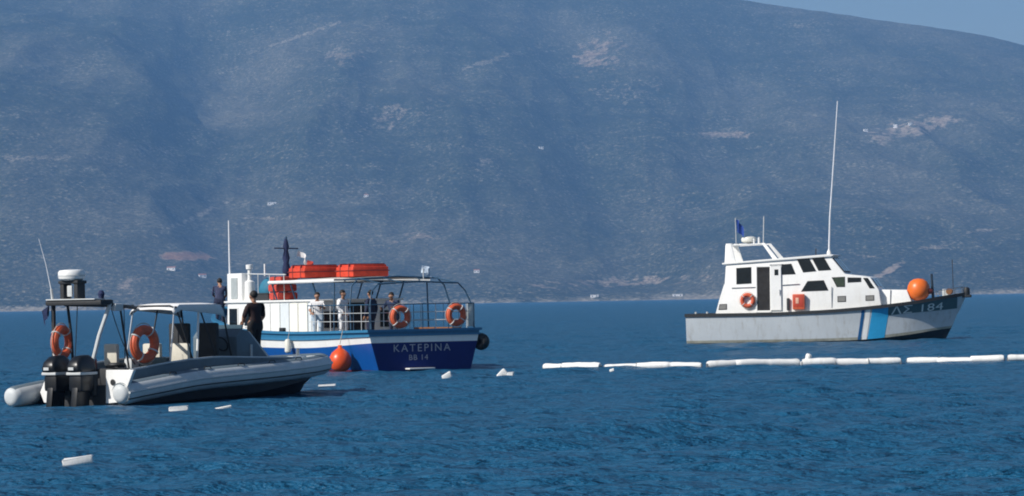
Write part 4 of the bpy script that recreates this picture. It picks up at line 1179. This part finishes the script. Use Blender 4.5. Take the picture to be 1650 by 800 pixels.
# outboards
for k, yy in enumerate((0.20, -0.58)):
    en = MB()
    en.prism([(-0.16, 0.86), (-0.80, 0.80), (-0.88, 0.96), (-0.82, 1.12), (-0.66, 1.25), (-0.36, 1.29), (-0.18, 1.18)], lambda x, z: Vector((x, yy - 0.22 + 0.30 * max(0, z - 1.0), z)), lambda x, z: Vector((x, yy + 0.22 - 0.30 * max(0, z - 1.0), z)))
    e = en.build('outboard', M_cowl, rib, smooth=80, bevel=0.085)
    MB().box((-0.50, yy, 0.83), (0.66, 0.45, 0.07), bevel=0.02).build('cowl_band', M_grey, e)
    MB().box((-0.52, yy, 0.60), (0.52, 0.40, 0.42), bevel=0.08).build('midsection', M_cowl, e)
    MB().prism([(-0.30, 0.5), (-0.78, 0.5), (-0.86, -0.1), (-0.80, -0.55), (-0.52, -0.6), (-0.36, -0.2)], lambda x, z: Vector((x, yy - 0.09, z)), lambda x, z: Vector((x, yy + 0.09, z))).build('leg', M_cowl, e, bevel=0.02)
    MB().box((-0.70, yy, -0.05), (0.62, 0.36, 0.03)).build('cavitation_plate', M_cowl, e)
    MB().box((-0.17, yy, 0.55), (0.16, 0.34, 0.55), bevel=0.03).build('clamp_bracket', M_dkgrey, e)
    MB().box((-0.885, yy + 0.02, 0.95), (0.02, 0.16, 0.07)).build('badge', M_grey, e, smooth=0)
MB().tube([(-0.2, 0.16, 0.62), (-0.32, -0.2, 0.50), (-0.2, -0.50, 0.62)], 0.03, 6).build('tie_bar', M_steel, rib)
# radar arch
ar = MB().box((0.25, 0.10, 2.55), (0.50, 1.78, 0.13), bevel=0.05).build('radar_arch', M_dkgrey, rib)
MB().box((0.18, 0.16, 2.632), (0.42, 1.55, 0.03), bevel=0.01).build('arch_top_plate', M_grey, ar)
MB().tube([(0.42, -0.74, 2.52), (0.18, -0.58, 1.75), (-0.02, -0.44, 0.85)], 0.050, 8).build('arch_leg', M_grey, ar)
MB().tube([(0.72, -0.80, 2.46), (0.80, -0.86, 1.7), (0.85, -0.95, 0.90)], 0.026, 8).build('arch_leg', M_dkgrey, ar)
MB().tube([(0.25, 0.93, 2.50), (0.22, 0.90, 1.75), (0.12, 0.82, 0.85)], 0.055, 8).build('arch_leg', M_dkgrey, ar)
MB().tube([(0.52, 0.70, 2.50), (0.62, 0.68, 1.75), (0.66, 0.66, 0.85)], 0.035, 8).build('arch_leg', M_dkgrey, ar)
MB().tube([(0.42, -0.74, 2.50), (0.70, -0.80, 2.44), (1.30, -0.50, 2.44), (2.98, 0.55, 2.40)], 0.045, 8).build('arch_strut', M_dkgrey, ar)
MB().tube([(0.42, 0.70, 2.50), (3.0, 0.62, 2.44)], 0.035, 8).build('arch_strut', M_dkgrey, ar)
MB().box((0.62, -0.80, 2.42), (0.30, 0.14, 0.18), bevel=0.03).build('strut_bracket', M_grey, ar)
rb = MB()
for yy in (0.50, 0.06):
    rb.box((0.22, yy, 2.86), (0.30, 0.12, 0.46), bevel=0.02)
rb.box((0.22, 0.28, 3.06), (0.36, 0.62, 0.08), bevel=0.02)
rbo = rb.build('radar_bracket', M_dkgrey, ar)
MB().box((0.12, 0.28, 2.84), (0.05, 0.16, 0.28), bevel=0.03).build('search_light', M_grey, rbo)
rdm = MB().lathe([(0, 0), (0.24, 0), (0.315, 0.04), (0.335, 0.10), (0.335, 0.20), (0.30, 0.25), (0.15, 0.27), (0, 0.27)], (0.22, 0.30, 3.10), 28).build('radar_dome', M_white, ar)
MB().lathe([(0.337, 0.105), (0.343, 0.12), (0.337, 0.135)], (0.22, 0.30, 3.10), 28).build('dome_band', M_grey, rdm)
MB().tube([(0.1, 0.82, 2.62), (0.08, 0.84, 2.9)], 0.035, 6).build('antenna_foot', M_grey, ar)
MB().tube([(0.08, 0.84, 2.85), (0.02, 0.95, 3.5), (-0.06, 1.10, 4.15)], [0.014, 0.010, 0.006], 5).build('whip_antenna', MATS['white_fibreglass_rod'], ar)
MB().lathe([(0, 0), (0.06, 0.02), (0.09, 0.14), (0.05, 0.22), (0, 0.23)], (0.3, -0.56, 2.62), 10).build('horn', M_navycloth, ar)
hung_flag('rolled_flag', [M_navycloth], ar, (0.15, 0.98, 2.52), 0.30, 0.30, 0.8, axis=(-0.3, 0.6))
# canopy
cp = MB(); P = []
for xx in np.linspace(2.95, 5.05, 8):
    row = []
    for t in np.linspace(-1, 1, 15):
        row.append(Vector((xx, 0.72 * math.copysign(min(abs(t) * 1.08, 1.0), t), 2.50 - 0.05 * t * t - 0.28 * max(0.0, abs(t) - 0.88) / 0.12 * (0.35 + 0.65 * (xx - 2.95) / 2.2) - (0.14 if xx < 3.0 else 0.0) - 0.05 * max(0, (xx - 4.8) / 0.25))))
    P.append(row)
cp.grid(P)
can = cp.build('canopy', M_whitecloth, rib, smooth=50)
so = can.modifiers.new('thickness', 'SOLIDIFY'); so.thickness = 0.02
for (xx, yy, xb, yb, m, r) in ((3.05, 0.66, 2.75, 0.72, M_steel, 0.022), (3.05, -0.66, 2.75, -0.72, M_steel, 0.022), (5.0, 0.66, 5.35, 0.75, M_dkgrey, 0.025), (5.0, -0.66, 5.35, -0.75, M_dkgrey, 0.025),
                               (4.05, -0.66, 3.75, -0.80, M_white, 0.030), (4.05, -0.66, 4.75, -0.75, M_dkgrey, 0.022), (3.1, -0.66, 3.75, -0.75, M_dkgrey, 0.022), (4.05, 0.66, 3.75, 0.80, M_dkgrey, 0.022)):
    MB().tube([(xx, yy, 2.42), (xb, yb, 0.85)], r, 6).build('canopy_pole', m, can)
for xx in (3.05, 4.05, 5.05):
    MB().tube([(xx, -0.68, 2.38), (xx, -0.5, 2.44), (xx, 0.5, 2.44), (xx, 0.68, 2.38)], 0.022, 6).build('canopy_bow', M_dkgrey, can)
# seats and console
def seat(x, y, m_back, zb=0.45, h=1.40, w=0.5):
    s_ = MB().box((x, y, 0.92), (0.48, w, 0.16), bevel=0.05).build('seat', M_dkgrey, rib)
    MB().box((x - 0.22, y, (0.95 + h) / 2 + 0.02), (0.13, w, h - 0.93), bevel=0.05).build('backrest', m_back, s_)
    MB().box((x, y, 0.62), (0.34, w * 0.8, 0.5), bevel=0.03).build('pedestal', M_dkgrey, s_)
seat(1.75, 0.15, M_cream, h=1.48, w=0.42)
seat(3.75, -0.45, M_cream, h=1.45, w=0.56)
seat(3.75, 0.45, M_cream, h=1.45, w=0.56)
seat(4.95, -0.42, M_dkgrey, h=1.95, w=0.64)
seat(4.85, 0.42, M_dkgrey, h=1.95, w=0.64)
MB().box((1.3, -0.1, 0.70), (0.9, 1.4, 0.42), bevel=0.04).build('aft_locker', M_dkgrey, rib)
MB().box((1.2, -0.75, 1.02), (0.30, 0.24, 0.26), bevel=0.04).build('fuel_filter', M_grey, rib)
MB().torus((1.0, -0.45, 1.0), 0.20, 0.05, n=20, m=8).build('hose_coil', M_black, rib)
MB().box((0.75, 0.25, 1.02), (0.36, 0.28, 0.30), bevel=0.05).build('fuel_can', mat('faded_red_can', (0.22, 0.03, 0.025), 0.6), rib)
MB().box((2.3, -0.55, 0.98), (0.55, 0.42, 0.34), bevel=0.04).build('gear_box', mat('grey_green_box', (0.16, 0.18, 0.16), 0.7, vary=0.2), rib)
for (a, b_) in (((0.5, -0.7, 2.4), (1.15, -0.9, 1.0)), ((0.9, -0.78, 2.42), (1.5, -0.3, 1.1)), ((0.42, 0.3, 2.48), (0.2, 0.25, 1.0))):
    q = [Vector(a).lerp(Vector(b_), t) + Vector((0.0, 0.0, -0.18 * math.sin(math.pi * t))) for t in np.linspace(0, 1, 8)]
    MB().tube(q, 0.012, 5).build('cable', M_black, rib)
cons = MB().prism([(5.55, 0.45), (5.55, 1.60), (5.75, 1.80), (6.05, 1.76), (6.95, 1.00), (7.0, 0.5)], lambda x, z: Vector((x, -0.72, z)), lambda x, z: Vector((x, 0.72, z))).build('console', M_slate, rib, smooth=25, bevel=0.04)
MB().prism([(5.80, 1.70), (5.86, 1.72), (5.92, 1.90), (5.87, 1.91)], lambda x, z: Vector((x, -0.66, z)), lambda x, z: Vector((x, 0.66, z))).build('windscreen', M_clear, cons, smooth=0)
MB().prism([(6.08, 1.69), (6.13, 1.73), (6.97, 1.07), (6.95, 1.01)], lambda x, z: Vector((x, -0.70, z)), lambda x, z: Vector((x, -0.58, z))).build('console_trim', M_grey, cons, smooth=0)
MB().box((6.15, -0.735, 1.08), (0.07, 0.03, 0.62)).build('trim_strip', M_grey, cons, smooth=0)
MB().torus((5.45, -0.3, 1.42), 0.19, 0.02, rot=Matrix.Rotation(R(65), 3, 'Y'), n=20, m=6).build('steering_wheel', M_black, cons)
MB().box((7.75, 0, 0.83), (1.60, 1.25, 0.20), bevel=0.04).build('foredeck', M_slate, rib)
MB().box((8.3, -0.62, 1.0), (0.62, 0.22, 0.08), bevel=0.02).build('bow_locker_lid', M_white, rib)
MB().tube([(9.2, 0, 0.7), (9.22, 0, 1.22)], 0.05, 8).build('samson_post', M_steel, rib)
# rings hung on the arch and the side frame
lifebuoy('orange lifebuoy hung on the radar arch leg above the outboards', rw((0.30, 0.72, 1.58)), (R(90), R(6), R_H + R(188)), Rr=0.325, r=0.105)
lifebuoy('large orange lifebuoy hung tilted ahead of the white transom wing', rw((1.30, -1.08, 1.50)), (R(90), R(-14), R_H + R(-6)), Rr=0.355, r=0.12)
# the crewman on the foredeck
person('person in black and dark red top standing at the bow of the grey inflatable', rw((7.25, -0.05, 0.93)), R_H + R(75), 1.86, cloth('black_red_sweater', (0.020, 0.007, 0.008)), cloth('black_trousers', (0.008, 0.008, 0.010)),
       {'arm_l': ((0.02, 0.17, 0.64), (0.14, 0.10, 0.53)), 'arm_r': ((0.0, 0.17, 0.64), (0.13, 0.13, 0.52)), 'lean': 0.05}, sleeves='short')

# ------------------------------------------------------------------ white floating boom: separate sections end to end
def sea_z(p): return 0.0
def boom(label, xa, ya, xb, yb, seed, rad=0.138):
    a = sea_point(xa, ya); b_ = sea_point(xb, yb)
    L_ = (b_ - a).length
    o = empty('boom_section', a)
    o.rotation_euler = (0, 0, math.atan2(b_.y - a.y, b_.x - a.x))
    rr = random.Random(seed)
    n = max(3, round(L_ / 1.2)); step = L_ / n
    pts = []; rad_ = []
    for k in range(n):                       # foam logs inside one fabric sleeve
        r0 = rad * rr.uniform(0.85, 1.08); z0 = rr.uniform(-0.03, 0.03); y0 = rr.uniform(-0.05, 0.05)
        for t, q in ((0.02, 0.93), (0.10, 0.98), (0.3, 1.0), (0.5, 1.02), (0.7, 1.0), (0.90, 0.98), (0.98, 0.93)):
            end = (k == 0 and t < 0.05) or (k == n - 1 and t > 0.95)
            pts.append(((k + t) * step, y0, 0.085 + z0 + 0.012 * math.sin((k + t) * 2.1 + seed))); rad_.append(r0 * (0.80 if end else q * rr.uniform(0.93, 1.07)))
    s_ = MB().tube(pts, rad_, 14).build('sleeve', M_foam, o, smooth=60)
    for k in range(1, n):
        MB().torus((k * step, 0, 0.085), rad * 0.93, 0.014, rot=Matrix.Rotation(math.pi / 2, 3, 'Y'), n=14, m=5).build('strap', mat('grey_boom_strap', (0.30, 0.31, 0.30), 0.7), o)
    for e in (0.0, L_):
        MB().box((e + (0.015 if e == 0 else -0.015), 0, 0.02), (0.05, 0.16, 0.22), bevel=0.015).build('end_plate', mat('grey_alloy', (0.22, 0.23, 0.24), 0.5, 0.5), o)
    MB().prism([(0.05, -0.35), (L_ - 0.05, -0.35), (L_ - 0.05, -0.08), (0.05, -0.08)], lambda x, z: Vector((x, -0.008, z)), lambda x, z: Vector((x, 0.008, z))).build('skirt', mat('dark_skirt', (0.03, 0.04, 0.05), 0.7), o, smooth=0)
    tag(o, label, 'floating boom', 'white boom sections afloat')
BL = ['short white boom section at the free end nearest the blue boat', 'white boom section second from the free end', 'white boom section third from the free end, below the patrol boat stern',
      'white boom section just right of the upright float, below the patrol boat bow', 'white boom section second from the right edge of the photo', 'white boom section cut off by the right edge of the photo']
for k, (xa, ya, xb, yb) in enumerate(((877, 595.5, 969, 595.5), (974, 595, 1131, 593), (1139, 592.5, 1288, 589), (1292, 589.5, 1452, 586.5), (1461, 585.5, 1619, 583.5), (1623, 583, 1790, 580))):
    boom(BL[k], xa, ya, xb, yb, 3 + k)
p = sea_point(1299, 589)
uf = empty('float', (p.x, p.y - 0.1, 0.0), 0)
MB().lathe([(0, 0), (0.10, 0.02), (0.13, 0.12), (0.10, 0.24), (0.085, 0.30), (0.11, 0.36), (0.10, 0.45), (0, 0.48)], (-0.06, 0, -0.04), 14, rot=Matrix.Rotation(R(22), 3, 'Y')).build('body', M_foam, uf, smooth=60)
MB().tube([(-0.2, 0, 0.05), (0.25, 0, 0.06)], [0.09, 0.07], 8).build('base', M_foam, uf)
tag(uf, 'upright white float leaning at the joint between two boom sections', 'float')

# ------------------------------------------------------------------ loose white floats and foam drifting near the boats
def slab(label, px, py, w, h, d, rz, tilt=0.0, seed=0, name='foam_block', cat='foam block'):
    p = sea_point(px, py)
    rr = random.Random(seed)
    mb = MB().box((0, 0, h * 0.30), (w, d, h), bevel=min(h, d) * 0.22)
    for v in mb.bm.verts:
        v.co += Vector((rr.uniform(-1, 1) * w * 0.025, rr.uniform(-1, 1) * d * 0.06, rr.uniform(-1, 1) * h * 0.09 + h * 0.25 * (v.co.x / w)))
    o = mb.build(name, M_foam, None, smooth=50)
    o.location = p + Vector((0, 0, 0.05)); o.rotation_euler = (0, tilt, rz)
    tag(o, label, cat, 'white debris adrift')
    return o
slab('long white foam block adrift nearest the camera at lower left', 126, 752, 0.46, 0.115, 0.22, R(4), R(-3), 1)
slab('flat white foam block floating just below the grey inflatable hull', 288, 664, 0.44, 0.10, 0.20, R(-2), 0, 2)
slab('thin white foam strip with raised end floating below the grey inflatable', 360, 663, 0.38, 0.07, 0.16, R(6), R(-7), 3)
slab('flat white foam sliver floating ahead of the grey inflatable bow', 527, 625, 0.50, 0.06, 0.18, R(2), 0, 4)
slab('small white foam block floating just off the blue boat stern', 721, 612, 0.30, 0.18, 0.2, R(10), R(-20), 5)
slab('tilted white foam block floating between the blue boat and the boom', 811, 609, 0.34, 0.20, 0.2, R(10), R(-38), 6)
slab('tiny white foam lump beside the tilted block between boat and boom', 822, 609, 0.22, 0.16, 0.18, R(-10), R(6), 7)
slab('tiny white foam lump in front of the second boom section', 986, 601, 0.15, 0.10, 0.12, R(0), R(-10), 8)

# ------------------------------------------------------------------ far houses on the hillside
M_wall = mat('whitewashed_wall', (0.82, 0.81, 0.78), 0.8, vary=0.06, scale=0.6)
M_roof = mat('terracotta_roof', (0.34, 0.15, 0.09), 0.8, vary=0.2, scale=0.8)
M_pane = mat('dark_far_window', (0.03, 0.035, 0.04), 0.3)
def house(label, px, py, w, d, h, rz, gable=True):
    p = terrain_point(px, py)
    o = empty('house', (p[0], p[1] + d * 0.3, p[2] - 1.0), rz)
    MB().box((0, 0, h / 2), (w, d, h)).build('wall', M_wall, o, smooth=0)
    if gable:
        MB().prism([(-d / 2 - 0.4, h), (d / 2 + 0.4, h), (0, h + d * 0.22)], lambda y, z: Vector((-w / 2 - 0.3, y, z + 0.01)), lambda y, z: Vector((w / 2 + 0.3, y, z + 0.01))).build('roof', M_roof, o, smooth=0)
    else:
        MB().box((0, 0, h + 0.2), (w + 0.5, d + 0.5, 0.4)).build('roof', M_wall, o, smooth=0)
    for k in (-0.28, 0.28):
        MB().box((k * w, -d / 2 - 0.02, h * 0.58), (1.6, 0.1, 1.8)).build('window', M_pane, o, smooth=0)
    tag(o, label, 'house', 'houses on the mountainside')
for a in (('lone flat white house on the slope above the blue boat antenna', 438, 331, 16, 9, 5.5, 0.1, False),
          ('white house on the low slope left of the blue boat mast', 326, 448, 11, 8, 5, 0.3, True),
          ('white house on the low slope right of the inflatable radar', 276, 437, 13, 8, 5, -0.1, True),
          ('white house at the left end of the hamlet right of the tall whip antenna', 1395, 213, 8, 7, 6, 0.2, False),
          ('bright white house in the middle of the hamlet right of the tall whip antenna', 1443, 207, 8, 7, 7, -0.2, False),
          ('small white house at the right end of the hamlet right of the tall whip antenna', 1467, 203, 7, 6, 5, 0.1, False),
          ('small white house high on the slope in the middle of the mountain', 872, 241, 8, 7, 5, 0.2, False),
          ('small white house on the slope above the blue boat flag', 590, 318, 8, 7, 5, 0.0, True),
          ('white house on the low slope right of the blue boat stern frame', 768, 440, 9, 7, 5, 0.0, True),
          ('white house standing at the far waterline left of the patrol boat', 1092, 478, 15, 8, 4, 0.0, False),
          ('pale house at the far waterline midway between blue boat and patrol boat', 958, 480.5, 12, 8, 4, 0.0, False)):
    house(*a)
